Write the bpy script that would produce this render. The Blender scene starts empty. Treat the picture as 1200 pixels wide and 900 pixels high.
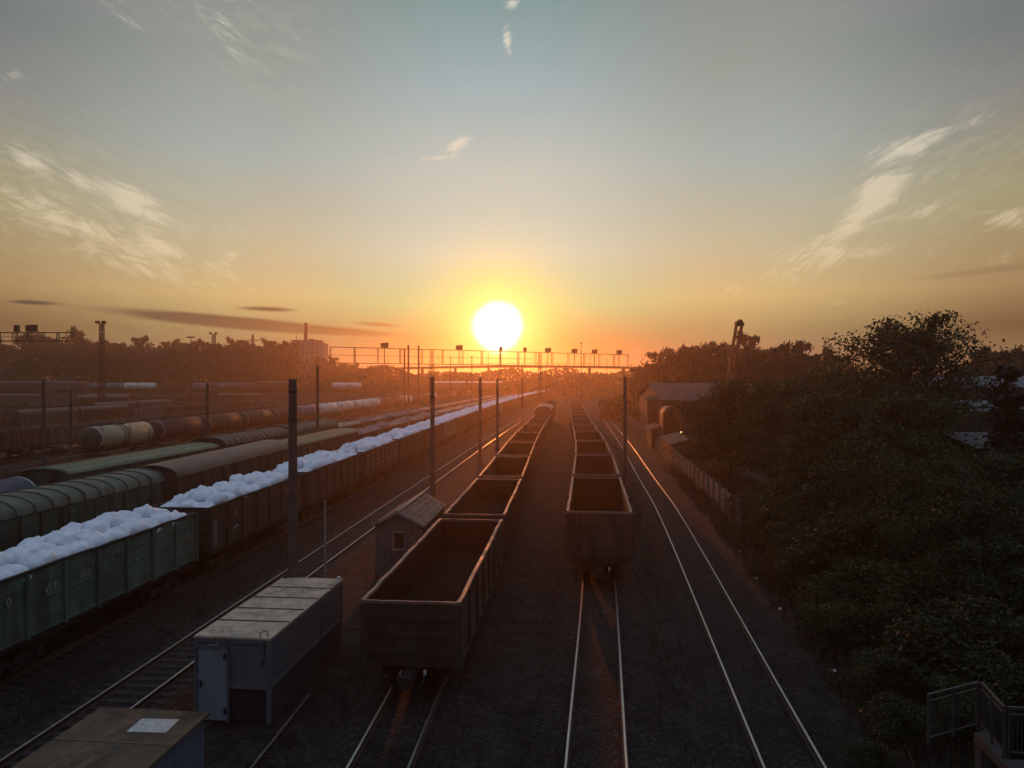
import bpy, math, random
import numpy as np
from mathutils import Vector, Matrix, noise
R = math.radians
random.seed(7)
rng = np.random.default_rng(7)
S = bpy.context.scene
COL = S.collection

# ------------------------------------------------------------------ camera
cam = bpy.data.cameras.new('camera'); camo = bpy.data.objects.new('camera', cam); COL.objects.link(camo)
cam.sensor_width = 36.0; cam.lens = 26.4; cam.clip_start = 0.1; cam.clip_end = 9000
camo.location = (0, 0, 10.06); camo.rotation_euler = (R(90 - 0.39), 0, 0)
S.camera = camo
S.view_settings.view_transform = 'Standard'; S.view_settings.look = 'None'
S.view_settings.exposure = 0.0; S.view_settings.gamma = 1.0; S.view_settings.use_curve_mapping = False
cy = S.cycles
cy.use_denoising = True
cy.max_bounces = 5; cy.diffuse_bounces = 2; cy.glossy_bounces = 2; cy.transmission_bounces = 3
cy.volume_bounces = 0; cy.transparent_max_bounces = 6
cy.sample_clamp_indirect = 4.0
cy.caustics_reflective = False; cy.caustics_refractive = False

SUN_AZ, SUN_EL = -1.05, 3.97          # degrees right of straight ahead, above the horizon
SUN_E = 1.62
def lin(c):
    return tuple(((v/255)/12.92 if v/255 <= .04045 else ((v/255+.055)/1.055)**2.4) for v in c)

# ------------------------------------------------------------------ node expressions
class X:
    nt = None
    def __init__(s, k): s.k = k
    @staticmethod
    def node(op, *a):
        n = X.nt.nodes.new('ShaderNodeMath'); n.operation = op
        for i, v in enumerate(a):
            if isinstance(v, X): X.nt.links.new(v.k, n.inputs[i])
            else: n.inputs[i].default_value = float(v)
        return X(n.outputs[0])
    def __add__(s, o): return X.node('ADD', s, o)
    __radd__ = __add__
    def __sub__(s, o): return X.node('SUBTRACT', s, o)
    def __rsub__(s, o): return X.node('SUBTRACT', o, s)
    def __mul__(s, o): return X.node('MULTIPLY', s, o)
    __rmul__ = __mul__
    def __truediv__(s, o): return X.node('DIVIDE', s, o)
def f(op, *a): return X.node(op, *a)
def clamp01(a): return f('MINIMUM', f('MAXIMUM', a, 0), 1)
def smooth(a, lo, hi):
    n = X.nt.nodes.new('ShaderNodeMapRange'); n.interpolation_type = 'SMOOTHSTEP'
    X.nt.links.new(a.k, n.inputs[0]); n.inputs[1].default_value = lo; n.inputs[2].default_value = hi
    return X(n.outputs[0])
def ramp(a, pts, interp='LINEAR'):
    n = X.nt.nodes.new('ShaderNodeValToRGB'); n.color_ramp.interpolation = interp
    e = n.color_ramp.elements
    while len(e) < len(pts): e.new(.5)
    for q, (p, c) in zip(e, pts): q.position = p; q.color = (*c[:3], 1)
    X.nt.links.new(a.k, n.inputs[0]); return n.outputs[0]
def mixc(fac, a, b, mode='MIX'):
    n = X.nt.nodes.new('ShaderNodeMix'); n.data_type = 'RGBA'; n.blend_type = mode
    for i, v in ((0, fac), (6, a), (7, b)):
        v = v.k if isinstance(v, X) else v
        if hasattr(v, 'is_linked'): X.nt.links.new(v, n.inputs[i])
        elif i == 0: n.inputs[0].default_value = v
        else: n.inputs[i].default_value = (*v[:3], 1)
    return n.outputs[2]
def combine(x, y, z):
    n = X.nt.nodes.new('ShaderNodeCombineXYZ')
    for i, v in enumerate((x, y, z)):
        if isinstance(v, X): X.nt.links.new(v.k, n.inputs[i])
        else: n.inputs[i].default_value = v
    return n.outputs[0]
def noise_tex(vec, scale, detail=4, rough=.55, dist=0.0):
    n = X.nt.nodes.new('ShaderNodeTexNoise'); n.inputs['Scale'].default_value = scale
    n.inputs['Detail'].default_value = detail; n.inputs['Roughness'].default_value = rough
    n.inputs['Distortion'].default_value = dist
    if vec is not None: X.nt.links.new(vec, n.inputs['Vector'])
    return X(n.outputs['Fac'])

# ------------------------------------------------------------------ world: evening sky
W = bpy.data.worlds.new('World'); S.world = W; W.use_nodes = True
nt = W.node_tree; nt.nodes.clear(); X.nt = nt
tc = nt.nodes.new('ShaderNodeTexCoord')
sep = nt.nodes.new('ShaderNodeSeparateXYZ'); nt.links.new(tc.outputs['Generated'], sep.inputs[0])
dx, dy, dz = (X(sep.outputs[i]) for i in range(3))
DEG = 180/math.pi
el = f('ARCSINE', f('MAXIMUM', f('MINIMUM', dz, 1), -1))*DEG
az = f('ARCTAN2', dx, dy)*DEG
NEAR = [(0, (0.03, 0.0454, 0.0452)), (2.8, (0.03, 0.0629, 0.03)), (5.5, (0.03, 0.4642, 0.2415)), (9.3, (0.38, 0.5419, 0.4595)), (15.5, (0.435, 0.5022, 0.4661)), (21.3, (0.3141, 0.4131, 0.4395)), (26.8, (0.202, 0.3093, 0.3081)), (40, (0.2159, 0.2961, 0.3613)), (60, (0.305, 0.3763, 0.4851)), (90, (0.3763, 0.4564, 0.5906))]
FAR = [(0, (0.2869, 0.2209, 0.0944)), (3.5, (0.1392, 0.0657, 0.03)), (6, (0.3447, 0.2026, 0.0887)), (12, (0.345, 0.305, 0.1640)), (18, (0.215, 0.2110, 0.2020)), (22, (0.1455, 0.1709, 0.1697)), (27, (0.1904, 0.1798, 0.2255)), (40, (0.162, 0.2159, 0.2705)), (60, (0.2961, 0.3663, 0.4735)), (90, (0.3763, 0.4564, 0.5906))]
MID = [(0, (0.03, 0.03, 0.0915)), (3.5, (0.2514, 0.2276, 0.1058)), (6, (0.5752, 0.4265, 0.1836)), (10, (0.4859, 0.4388, 0.2956)), (16, (0.3452, 0.4065, 0.3857)), (22, (0.2852, 0.3172, 0.2873)), (27, (0.2471, 0.2602, 0.2455)), (40, (0.189, 0.256, 0.3159)), (60, (0.3005, 0.3713, 0.4793)), (90, (0.3763, 0.4564, 0.5906))]
BACK = [(0, (0.0482, 0.0612, 0.0887)), (12, (0.0762, 0.0976, 0.1384)), (30, (0.15, 0.1946, 0.2623)), (60, (0.2961, 0.3663, 0.4735)), (90, (0.3763, 0.4564, 0.5906))]
UP = 1.0
def elr(tab): return ramp(clamp01(el/90), [(e/90, tuple(v*(UP if e > 35 else 1) for v in c)) for e, c in tab], 'EASE' if False else 'LINEAR')
da = f('ABSOLUTE', az - SUN_AZ)
sky = mixc(smooth(da, 18, 38), mixc(smooth(da, 2, 18), elr(NEAR), elr(MID)), elr(FAR))
sky = mixc(smooth(da, 45, 95), sky, elr(BACK))
# angle from the sun
sx, sy, sz = math.sin(R(SUN_AZ))*math.cos(R(SUN_EL)), math.cos(R(SUN_AZ))*math.cos(R(SUN_EL)), math.sin(R(SUN_EL))
cosang = dx*sx + dy*sy + dz*sz
ang = f('ARCCOSINE', f('MINIMUM', f('MAXIMUM', cosang, -1), 1))*DEG
# --- clouds, placed by azimuth and elevation
daz = az*f('COSINE', el/DEG)
def blob(a0, e0, ra, re, rot):
    c, s = math.cos(R(rot)), math.sin(R(rot))
    u = ((daz - a0)*c + (el - e0)*s)/ra; v = ((el - e0)*c - (daz - a0)*s)/re
    return f('EXPONENT', (u*u + v*v)*-1)
def streak(rot, su, sv, scale, detail, rough, dist, off=0.0):
    c, s = math.cos(R(rot)), math.sin(R(rot))
    return noise_tex(combine((daz*c + el*s)*su, (el*c - daz*s)*sv, off), scale, detail, rough, dist)
wisp_r = streak(30, .34, .95, 1.0, 12, .66, 1.5, 3.1)
wisp_l = streak(-24, .34, .95, 1.0, 12, .66, 1.5, 9.4)
fine = streak(26, .9, 2.6, 1.0, 10, .68, 1.2, 2.2)
fine_l = streak(-26, .8, 2.6, 1.0, 10, .68, 1.2, 6.2)
mr = blob(26.72, 15.31, 2.18, 0.75, 12.2)*1.00 + blob(30.70, 16.43, 1.76, 0.34, 20.1)*0.50 + blob(25.50, 12.76, 1.87, 1.43, 34.9)*1.00 + blob(24.02, 10.66, 2.37, 0.84, 41.3)*0.80 + blob(20.87, 8.98, 3.06, 1.10, 20.4)*0.75 + blob(24.18, 8.47, 3.04, 0.65, 12.6)*0.70 + blob(28.32, 11.09, 1.73, 0.46, 23.3)*0.70 + blob(32.88, 10.01, 1.83, 0.75, -0.8)*0.95 + blob(33.31, 7.76, 3.00, 0.54, 0.6)*0.55 + blob(17.53, 6.73, 3.41, 0.62, 8.2)*0.50 + blob(23.26, 5.30, 2.35, 0.36, 3.0)*0.60 + blob(27.89, 12.87, 3.89, 2.34, 28.6)*0.30
ml = blob(-25.99, 11.99, 1.96, 1.01, -29.2)*1.10 + blob(-29.10, 12.88, 0.99, 0.46, -35.5)*0.70 + blob(-31.76, 13.76, 1.43, 0.68, -29.0)*0.90 + blob(-32.01, 18.49, 1.38, 0.40, 11.3)*0.50 + blob(-28.69, 9.69, 6.32, 2.06, -12.5)*0.50 + blob(-24.93, 9.17, 1.33, 0.48, -30.0)*0.80 + blob(-24.25, 7.19, 3.57, 0.83, -13.6)*0.60 + blob(-20.04, 8.73, 1.33, 0.45, 32.6)*0.70 + blob(-30.99, 10.64, 4.17, 1.13, -24.2)*0.35 + blob(-24.47, 22.92, 3.23, 0.81, -30.7)*0.50 + blob(-19.24, 23.71, 1.06, 2.64, 29.2)*0.50 + blob(-18.71, 6.38, 3.49, 0.62, -24.8)*0.40
mc = blob(-3.91, 17.25, 1.18, 0.47, 24.7)*1.10 + blob(-5.36, 16.27, 1.87, 0.24, 6.1)*0.70 + blob(-0.30, 24.23, 0.36, 0.97, 9.2)*1.10 + blob(0.00, 26.46, 0.69, 0.42, 17.9)*0.90 + blob(-3.14, 21.60, 0.30, 1.00, 5.8)*0.45 + blob(10.06, 12.54, 0.59, 0.51, 28.5)*0.35 + blob(21.53, 24.31, 1.15, 0.34, 16.3)*0.40
vr = blob(27, 12, 12, 5.5, 25); vl = blob(-27, 10, 12, 5.5, -20) + blob(-19, 25, 7, 3.5, -40)*.8
cl = smooth(wisp_r*1.25 + fine*.45 + mr*.55, 1.02, 1.62)*clamp01(mr*2.2) + smooth(wisp_l*1.25 + fine_l*.45 + ml*.58, 1.0, 1.60)*clamp01(ml*2.2) + smooth(fine*1.3 + mc*.7, .85, 1.55)*clamp01(mc*2.5) + smooth(wisp_r + fine*.4, .6, .95)*vr*.22 + smooth(wisp_l + fine_l*.4, .6, .95)*vl*.30
cl = clamp01(cl)*.86
warm = smooth(el, 4, 20)
ccol = mixc(warm, lin((222,204,160)), lin((222,214,196)))
ccol = mixc(smooth(da, 12, 40), ccol, mixc(warm, lin((212,188,144)), lin((204,198,184))))
sky = mixc(cl, sky, ccol)
# thin dark bars of cloud low on the left
bar_n = streak(-2, .12, .9, .8, 5, .55, .6, 1.7)
bars = blob(-20.0, 4.0, 8.5, .48, -4.0)*1.35 + blob(-18.0, 5.05, 2.4, .22, -1)*1.1 + blob(-32.5, 4.9, 1.4, .16, 0)*.9 + blob(-10.2, 4.1, 2.2, .2, -4)*.8 + blob(-12.0, 3.5, 5, .25, -3)*.6
bm = smooth(bars*(bar_n*.9 + .5), .25, .85)
sky = mixc(bm*.95, sky, mixc(smooth(da, 10, 34), lin((60,50,44)), lin((72,62,58))))
rbar = blob(33, 7.0, 6.5, .3, 4) + blob(27, 5.0, 6, .35, 3)*.5
sky = mixc(smooth(rbar*(bar_n*.9 + .5), .3, .9)*.4, sky, lin((132,104,76)))
# glow round the sun and its blown-out disc
def addc(a, fac, col): 
    n = nt.nodes.new('ShaderNodeMix'); n.data_type = 'RGBA'; n.blend_type = 'ADD'; n.clamp_result = False
    nt.links.new(fac.k, n.inputs[0]); nt.links.new(a, n.inputs[6]); n.inputs[7].default_value = (*col, 1); return n.outputs[2]
GLOW1 = (.38, .30, -.07); GLOW2 = (.16, .09, .0)
sky = mixc(f('EXPONENT', f('MULTIPLY', (ang/4.4)*(ang/4.4), -1))*.95, sky, (1.02, .80, .17))
sky = mixc(f('EXPONENT', f('MULTIPLY', (ang/2.4)*(ang/2.4), -1))*.75, sky, (1.5, 1.25, .40))
disc = 1 - smooth(ang + (noise_tex(tc.outputs['Generated'], 26, 2, .5) - .5)*.5, .7, 2.55); disc = disc*disc
sky = mixc(disc, sky, (9.0, 8.4, 6.6))
# below the horizon: dark earth
sky = mixc(smooth(el, -.1, -2.5), sky, (.03, .024, .02)) if False else mixc(1 - smooth(el, -3.0, -.6), sky, (.03, .024, .02))
bg = nt.nodes.new('ShaderNodeBackground'); nt.links.new(sky, bg.inputs[0]); bg.inputs[1].default_value = 1.0
ns = nt.nodes.new('ShaderNodeTexSky'); ns.sky_type = 'NISHITA'; ns.sun_disc = False
ns.sun_elevation = R(SUN_EL); ns.sun_rotation = R(SUN_AZ); ns.dust_density = 2.0
bg2 = nt.nodes.new('ShaderNodeBackground'); nt.links.new(ns.outputs[0], bg2.inputs[0]); bg2.inputs[1].default_value = 0.006
ad = nt.nodes.new('ShaderNodeAddShader'); nt.links.new(bg.outputs[0], ad.inputs[0]); nt.links.new(bg2.outputs[0], ad.inputs[1])
wo = nt.nodes.new('ShaderNodeOutputWorld'); nt.links.new(ad.outputs[0], wo.inputs[0])
W.cycles.sampling_method = 'MANUAL'; W.cycles.sample_map_resolution = 1024

sl = bpy.data.lights.new('sun', 'SUN'); sl.energy = SUN_E; sl.angle = R(0.6); sl.color = (.95, .235, .045)
so = bpy.data.objects.new('sun', sl); COL.objects.link(so)
so.rotation_euler = Vector((sx, sy, sz)).to_track_quat('Z', 'Y').to_euler(); so.location = (0, 300, 60)

# ------------------------------------------------------------------ mesh helpers
class MB:
    def __init__(s): s.v = []; s.f = []
    def add(s, vs, fs):
        n = len(s.v); s.v.extend(vs); s.f.extend([tuple(i+n for i in q) for q in fs]); return s
    def box(s, c, d, rz=0, ry=0, rx=0):
        M = Matrix.Rotation(rz, 3, 'Z') @ Matrix.Rotation(ry, 3, 'Y') @ Matrix.Rotation(rx, 3, 'X'); c = Vector(c)
        vs = [tuple(c + M @ Vector((a*d[0]/2, b*d[1]/2, e*d[2]/2))) for a in (-1, 1) for b in (-1, 1) for e in (-1, 1)]
        return s.add(vs, [(0,1,3,2), (4,6,7,5), (0,4,5,1), (2,3,7,6), (0,2,6,4), (1,5,7,3)])
    def bar(s, a, b, w, h=None):
        a, b = Vector(a), Vector(b); h = h or w; d = (b-a).normalized()
        up = Vector((0,0,1)) if abs(d.z) < .95 else Vector((0,1,0))
        x = d.cross(up).normalized()*w/2; y = x.cross(d).normalized()*h/2
        vs = [tuple(p + i*x + j*y) for p in (a, b) for i, j in ((-1,-1), (1,-1), (1,1), (-1,1))]
        return s.add(vs, [(3,2,1,0), (4,5,6,7), (0,1,5,4), (1,2,6,5), (2,3,7,6), (3,0,4,7)])
    def tube(s, pts, rad, n=8, cap=True):
        pts = [Vector(p) for p in pts]; rad = rad if hasattr(rad, '__len__') else [rad]*len(pts); vs = []; fs = []
        for i, p in enumerate(pts):
            d = (pts[min(i+1, len(pts)-1)] - pts[max(i-1, 0)]).normalized()
            up = Vector((0,0,1)) if abs(d.z) < .9 else Vector((0,1,0))
            x = d.cross(up).normalized(); y = x.cross(d)
            for k in range(n):
                a = 2*math.pi*k/n; vs.append(tuple(p + rad[i]*(math.cos(a)*x + math.sin(a)*y)))
            if i:
                for k in range(n): fs.append(((i-1)*n+k, (i-1)*n+(k+1) % n, i*n+(k+1) % n, i*n+k))
        if cap: fs.append(tuple(range(n))[::-1]); fs.append(tuple((len(pts)-1)*n+k for k in range(n)))
        return s.add(vs, fs)
    def sweep(s, prof, path, closed=True):
        """prof: (x,z) points; path: (x,y,z,heading)"""
        vs = []; fs = []; n = len(prof)
        for i, (px, py, pz, h) in enumerate(path):
            for (a, b) in prof: vs.append((px + a*math.cos(h), py - a*math.sin(h), pz + b))
            if i:
                for k in range(n if closed else n-1): fs.append(((i-1)*n+k, (i-1)*n+(k+1) % n, i*n+(k+1) % n, i*n+k))
        if closed: fs.append(tuple(range(n))[::-1]); fs.append(tuple((len(path)-1)*n+k for k in range(n)))
        return s.add(vs, fs)
    def quad(s, a, b, c, d): return s.add([tuple(a), tuple(b), tuple(c), tuple(d)], [(0,1,2,3)])
    def build(s, name, mat, parent=None, smooth_=False, loc=None):
        me = bpy.data.meshes.new(name); me.from_pydata(s.v, [], s.f); me.update()
        me.materials.append(mat)
        if smooth_:
            me.polygons.foreach_set('use_smooth', [True]*len(me.polygons))
            try: me.set_sharp_from_angle(angle=R(40))
            except Exception: pass
        o = bpy.data.objects.new(name, me); COL.objects.link(o)
        if parent: o.parent = parent
        if loc: o.location = loc
        return o
def tag(o, label=None, cat=None, group=None, kind=None):
    if label: o['label'] = label
    if cat: o['category'] = cat
    if group: o['group'] = group
    if kind: o['kind'] = kind
    return o
def empty(name, loc=(0,0,0), rz=0, **k):
    o = bpy.data.objects.new(name, None); COL.objects.link(o); o.location = loc; o.rotation_euler = (0,0,rz); o.empty_display_size = .3
    return tag(o, **k)
def dup(o, parent=None, skip=()):
    c = o.copy(); COL.objects.link(c)
    if parent: c.parent = parent
    for ch in list(o.children):
        if ch.name.split('.')[0] in skip: continue
        dup(ch, c, skip)
    return c
def recolor(root, names, mat):
    for ch in root.children:
        if ch.name.split('.')[0] in names:
            ch.material_slots[0].link = 'OBJECT'; ch.material_slots[0].material = mat
        recolor(ch, names, mat)
ORD = ['zeroth','first','second','third','fourth','fifth','sixth','seventh','eighth','ninth','tenth','eleventh','twelfth','thirteenth','fourteenth','fifteenth','sixteenth','seventeenth','eighteenth','nineteenth','twentieth','twenty-first','twenty-second','twenty-third','twenty-fourth','twenty-fifth','twenty-sixth','twenty-seventh','twenty-eighth','twenty-ninth','thirtieth']

# ------------------------------------------------------------------ materials
def mat(name, col, rough=.7, metal=0.0, var=.25, scale=3.0, dirt=None, dirt_amt=.5, bump=.0, bscale=30, spec=.4, dirt_scale=1.6, streak_z=False, vec='Object'):
    m = bpy.data.materials.new(name); m.use_nodes = True; t = m.node_tree; X.nt = t
    p = t.nodes['Principled BSDF']; tcn = t.nodes.new('ShaderNodeTexCoord'); oi = t.nodes.new('ShaderNodeObjectInfo')
    v = tcn.outputs[vec]
    off = combine(X(oi.outputs['Random'])*37.0, X(oi.outputs['Random'])*91.0, X(oi.outputs['Random'])*13.0)
    va = t.nodes.new('ShaderNodeVectorMath'); va.operation = 'ADD'; t.links.new(v, va.inputs[0]); t.links.new(off, va.inputs[1]); v = va.outputs[0]
    n1 = noise_tex(v, scale, 5, .6)
    a = tuple(c*(1-var) for c in col); b = tuple(min(1, c*(1+var)) for c in col)
    c = mixc(smooth(n1, .3, .7), a, b)
    if dirt:
        vv = v
        if streak_z:
            mp = t.nodes.new('ShaderNodeMapping'); mp.inputs['Scale'].default_value = (1, 1, .18); t.links.new(v, mp.inputs[0]); vv = mp.outputs[0]
        n2 = noise_tex(vv, dirt_scale, 7, .68, .5)
        c = mixc(smooth(n2, .62 - dirt_amt*.35, .80 - dirt_amt*.25), c, dirt)
    t.links.new(c, p.inputs['Base Color'])
    n3 = noise_tex(v, scale*2.3, 4)
    t.links.new((n3*.3 + (rough - .15)).k, p.inputs['Roughness'])
    p.inputs['Metallic'].default_value = metal; p.inputs['Specular IOR Level'].default_value = spec
    if bump:
        bn = t.nodes.new('ShaderNodeBump'); bn.inputs['Strength'].default_value = bump; bn.inputs['Distance'].default_value = .03
        t.links.new(noise_tex(v, bscale, 5, .65).k, bn.inputs['Height']); t.links.new(bn.outputs[0], p.inputs['Normal'])
    return m
def stones(m, scale, amt):
    t = m.node_tree; X.nt = t; p = t.nodes['Principled BSDF']; tcn = t.nodes.new('ShaderNodeTexCoord'); v = t.nodes.new('ShaderNodeTexVoronoi'); v.inputs['Scale'].default_value = scale
    t.links.new(tcn.outputs['Object'], v.inputs['Vector']); src = p.inputs['Base Color'].links[0].from_socket
    sp_ = t.nodes.new('ShaderNodeSeparateColor'); t.links.new(v.outputs['Color'], sp_.inputs[0]); k = X(sp_.outputs[0])
    k = k*k*k*amt + (1 - amt*.35); kk = combine(k, k, k); t.links.new(mixc(1.0, src, kk, 'MULTIPLY'), p.inputs['Base Color'])
    bn = p.inputs['Normal'].links[0].from_node; b2 = t.nodes.new('ShaderNodeBump'); b2.inputs['Strength'].default_value = .8; b2.inputs['Distance'].default_value = .04; b2.invert = True
    t.links.new(v.outputs['Distance'], b2.inputs['Height']); t.links.new(bn.outputs[0], b2.inputs['Normal']); t.links.new(b2.outputs[0], p.inputs['Normal'])
def leafmat(name, col, col2, trans=.25):
    m = bpy.data.materials.new(name); m.use_nodes = True; t = m.node_tree; X.nt = t
    p = t.nodes['Principled BSDF']; g = t.nodes.new('ShaderNodeNewGeometry'); oi = t.nodes.new('ShaderNodeObjectInfo')
    c = mixc(X(g.outputs['Random Per Island']), col, col2)
    c = mixc(X(oi.outputs['Random'])*.5, c, tuple(v*.6 for v in col))
    t.links.new(c, p.inputs['Base Color']); p.inputs['Roughness'].default_value = .6; p.inputs['Specular IOR Level'].default_value = .25
    tr = t.nodes.new('ShaderNodeBsdfTranslucent'); t.links.new(c, tr.inputs[0])
    mx = t.nodes.new('ShaderNodeMixShader'); mx.inputs[0].default_value = trans
    t.links.new(p.outputs[0], mx.inputs[1]); t.links.new(tr.outputs[0], mx.inputs[2])
    t.links.new(mx.outputs[0], t.nodes['Material Output'].inputs[0]); return m
RUST = (.055, .026, .014); DIRT = (.022, .018, .015)
M_ground = mat('dark_ballast_ground', (.020, .018, .0165), .95, var=.45, scale=.8, dirt=(.03, .027, .024), bump=.9, bscale=14, spec=.15, vec='Object')
M_ballast = mat('ballast_stone', (.024, .022, .0205), .95, var=.5, scale=7, dirt=(.013, .0115, .010), dirt_amt=.55, bump=1.0, bscale=11, spec=.15, dirt_scale=.5)
stones(M_ground, 9, 1.0); stones(M_ballast, 11, 1.2)
M_sleeper = mat('sleeper_wood', (.019, .017, .015), .9, var=.4, scale=4)
M_railtop = mat('rail_steel', (.46, .445, .43), .40, 1.0, var=.1, scale=2)
M_railrust = mat('rail_rust', (.05, .03, .02), .85, var=.3)
M_green = mat('green_wagon_paint', (.066, .130, .105), .62, var=.25, scale=1.1, dirt=(.046, .056, .046), dirt_amt=.55, streak_z=True, bump=.15, bscale=6)
M_green2 = mat('dull_green_paint', (.045, .075, .058), .62, var=.22, scale=1.1, dirt=(.028, .025, .02), dirt_amt=.6, streak_z=True, bump=.15, bscale=6)
M_brown = mat('brown_wagon_paint', (.055, .036, .028), .65, var=.25, scale=1.0, dirt=DIRT, dirt_amt=.55, streak_z=True, bump=.15, bscale=6)
M_redbrown = mat('red_oxide_paint', (.085, .035, .024), .65, var=.25, scale=1.0, dirt=DIRT, dirt_amt=.5, streak_z=True, bump=.15, bscale=6)
M_coal = mat('sooty_brown_paint', (.030, .022, .018), .75, var=.3, scale=1.0, dirt=(.016, .013, .011), dirt_amt=.5, streak_z=True)
M_coalgreen = mat('sooty_green_paint', (.026, .030, .022), .75, var=.3, scale=1.0, dirt=(.016, .014, .011), dirt_amt=.5, streak_z=True)
M_grey = mat('grey_wagon_paint', (.10, .10, .105), .65, var=.25, scale=1.0, dirt=DIRT, dirt_amt=.5, streak_z=True)
M_dark = mat('black_frame_metal', (.014, .0125, .012), .7, var=.35, scale=3, dirt=(.03, .02, .014), dirt_amt=.3)
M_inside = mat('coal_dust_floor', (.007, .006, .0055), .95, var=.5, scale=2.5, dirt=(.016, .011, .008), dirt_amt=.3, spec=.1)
M_rim = mat('worn_rim_metal', (.135, .105, .09), .6, .15, var=.35, scale=2.2, dirt=(.09, .05, .035), dirt_amt=.35, spec=.6)
M_hose = mat('pale_hose_head', (.55, .53, .5), .5)
M_stencil = mat('white_stencil', (.34, .33, .30), .8, var=.4, scale=9, dirt=(.05, .06, .05), dirt_amt=.6, dirt_scale=6)
M_bag = mat('white_woven_bag', (.80, .84, .93), .7, var=.05, scale=2.2, bump=1.0, bscale=4.5, dirt=(.55, .57, .62), dirt_amt=.35)
M_roofgreen = mat('green_roof_paint', (.085, .125, .075), .5, var=.18, scale=.9, dirt=(.05, .06, .04), dirt_amt=.4, bump=.1, bscale=5)
M_roofdkgreen = mat('dark_green_roof', (.070, .092, .072), .55, var=.25, scale=.7, dirt=(.045, .032, .026), dirt_amt=.45, bump=.1, bscale=5)
M_roofbrown = mat('brown_roof_paint', (.075, .055, .046), .55, var=.22, scale=.8, dirt=(.04, .03, .025), dirt_amt=.4, bump=.1, bscale=5)
M_roofolive = mat('olive_roof_paint', (.12, .115, .055), .55, var=.2, scale=.8, dirt=(.06, .05, .03), dirt_amt=.35)
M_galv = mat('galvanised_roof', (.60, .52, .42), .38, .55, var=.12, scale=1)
M_cream = mat('cream_tank_paint', (.36, .32, .22), .8, spec=.2, var=.15, scale=1.0, dirt=(.055, .026, .014), dirt_amt=.42, dirt_scale=.55, streak_z=True)
M_tankgreen = mat('tank_end_green', (.035, .05, .04), .6, var=.25)
M_maroon = mat('maroon_tank_paint', (.075, .042, .042), .8, spec=.2, var=.2, scale=1, dirt=DIRT, dirt_amt=.4, dirt_scale=.7)
M_tankbrown = mat('brown_tank_paint', (.085, .055, .04), .8, spec=.2, var=.2, scale=1, dirt=DIRT, dirt_amt=.4, dirt_scale=.7)
M_tankblue = mat('slate_blue_tank_paint', (.12, .15, .20), .8, spec=.2, var=.15, scale=1, dirt=(.05, .05, .06), dirt_amt=.3, dirt_scale=.7)
M_tankwhite = mat('white_tank_paint', (.62, .60, .56), .8, spec=.2, var=.12, scale=1, dirt=(.20, .16, .12), dirt_amt=.35, dirt_scale=.6, streak_z=True)
M_band = mat('pale_band', (.45, .42, .38), .5)
M_conc = mat('mast_concrete', (.065, .056, .05), .85, var=.2, scale=2, bump=.2)
M_steel = mat('dark_lattice_steel', (.028, .024, .022), .6, .3, var=.2)
M_cabin = mat('grey_blue_cabin_sheet', (.095, .102, .112), .6, var=.08, scale=1.2, dirt=(.06, .063, .068), dirt_amt=.3, streak_z=True)
M_door = mat('white_door_paint', (.185, .20, .22), .5, var=.06, scale=1.5, dirt=(.12, .125, .135), dirt_amt=.2, streak_z=True)
M_cabroof = mat('weathered_tan_roof', (.43, .355, .27), .85, var=.2, scale=2.2, dirt=(.16, .13, .105), dirt_amt=.45, dirt_scale=1.1, spec=.15)
M_seam_shade = mat('black_bitumen_and_shade', (.015, .014, .013), .8)  # bitumen roof seams, and the black put in for the void under the cabin
M_shedroof = mat('brown_felt_roof', (.10, .076, .052), .9, var=.25, scale=1.5, dirt=(.045, .034, .026), dirt_amt=.35, dirt_scale=.7, spec=.15)
M_patch = mat('pale_roof_patch', (.45, .44, .42), .8, var=.25, scale=14)
M_shedwall = mat('blue_grey_corrugated', (.17, .19, .23), .5, .2, var=.1)
M_hutwall = mat('hut_board_wall', (.11, .105, .10), .8, var=.15, scale=3, dirt=(.05, .048, .045), dirt_amt=.4)
M_hutroof = mat('hut_slate_roof', (.20, .115, .088), .75, var=.25, scale=3, dirt=(.10, .062, .05), dirt_amt=.4)
M_glass = mat('dark_window_glass', (.01, .01, .012), .1, spec=.6)
M_frame = mat('pale_window_frame', (.22, .21, .2), .7)
M_fence = mat('concrete_fence_panel', (.15, .135, .12), .9, var=.25, scale=2, dirt=(.06, .052, .045), dirt_amt=.5)
M_lowroof = mat('fibre_cement_roof', (.085, .068, .06), .85, var=.2, scale=1.5, dirt=(.045, .035, .03), dirt_amt=.4)
M_brick = mat('old_brick', (.024, .017, .014), .85, var=.2, scale=3)
M_bluroof = mat('pale_blue_sheet_roof', (.10, .12, .145), .7, .0, var=.1, scale=.6)
M_block = mat('block_wall', (.30, .27, .25), .85, var=.12, scale=.3)
M_bark = mat('bark', (.035, .028, .022), .95, var=.3, scale=4, bump=.4, bscale=9)
M_leaf = leafmat('broad_leaves', (.024, .042, .012), (.042, .062, .018), .24)
M_leaf2 = leafmat('olive_leaves', (.030, .042, .013), (.046, .058, .019), .24)
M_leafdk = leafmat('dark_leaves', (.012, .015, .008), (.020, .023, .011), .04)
M_weed = leafmat('dry_weeds', (.035, .032, .016), (.060, .050, .026), .2)
M_heap = mat('dusty_mauve_load', (.20, .165, .17), .85, var=.3, scale=1.0, dirt=(.10, .075, .065), dirt_amt=.5, bump=.5, bscale=3)
M_heap2 = mat('pale_crushed_load', (.34, .29, .23), .85, var=.35, scale=1.5, dirt=(.15, .11, .08), dirt_amt=.5, bump=.5, bscale=3)
M_deck = mat('pale_concrete_deck', (.040, .039, .043), .85, var=.15, scale=3)
M_rail = mat('railing_paint', (.045, .040, .039), .6, var=.2)

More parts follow.
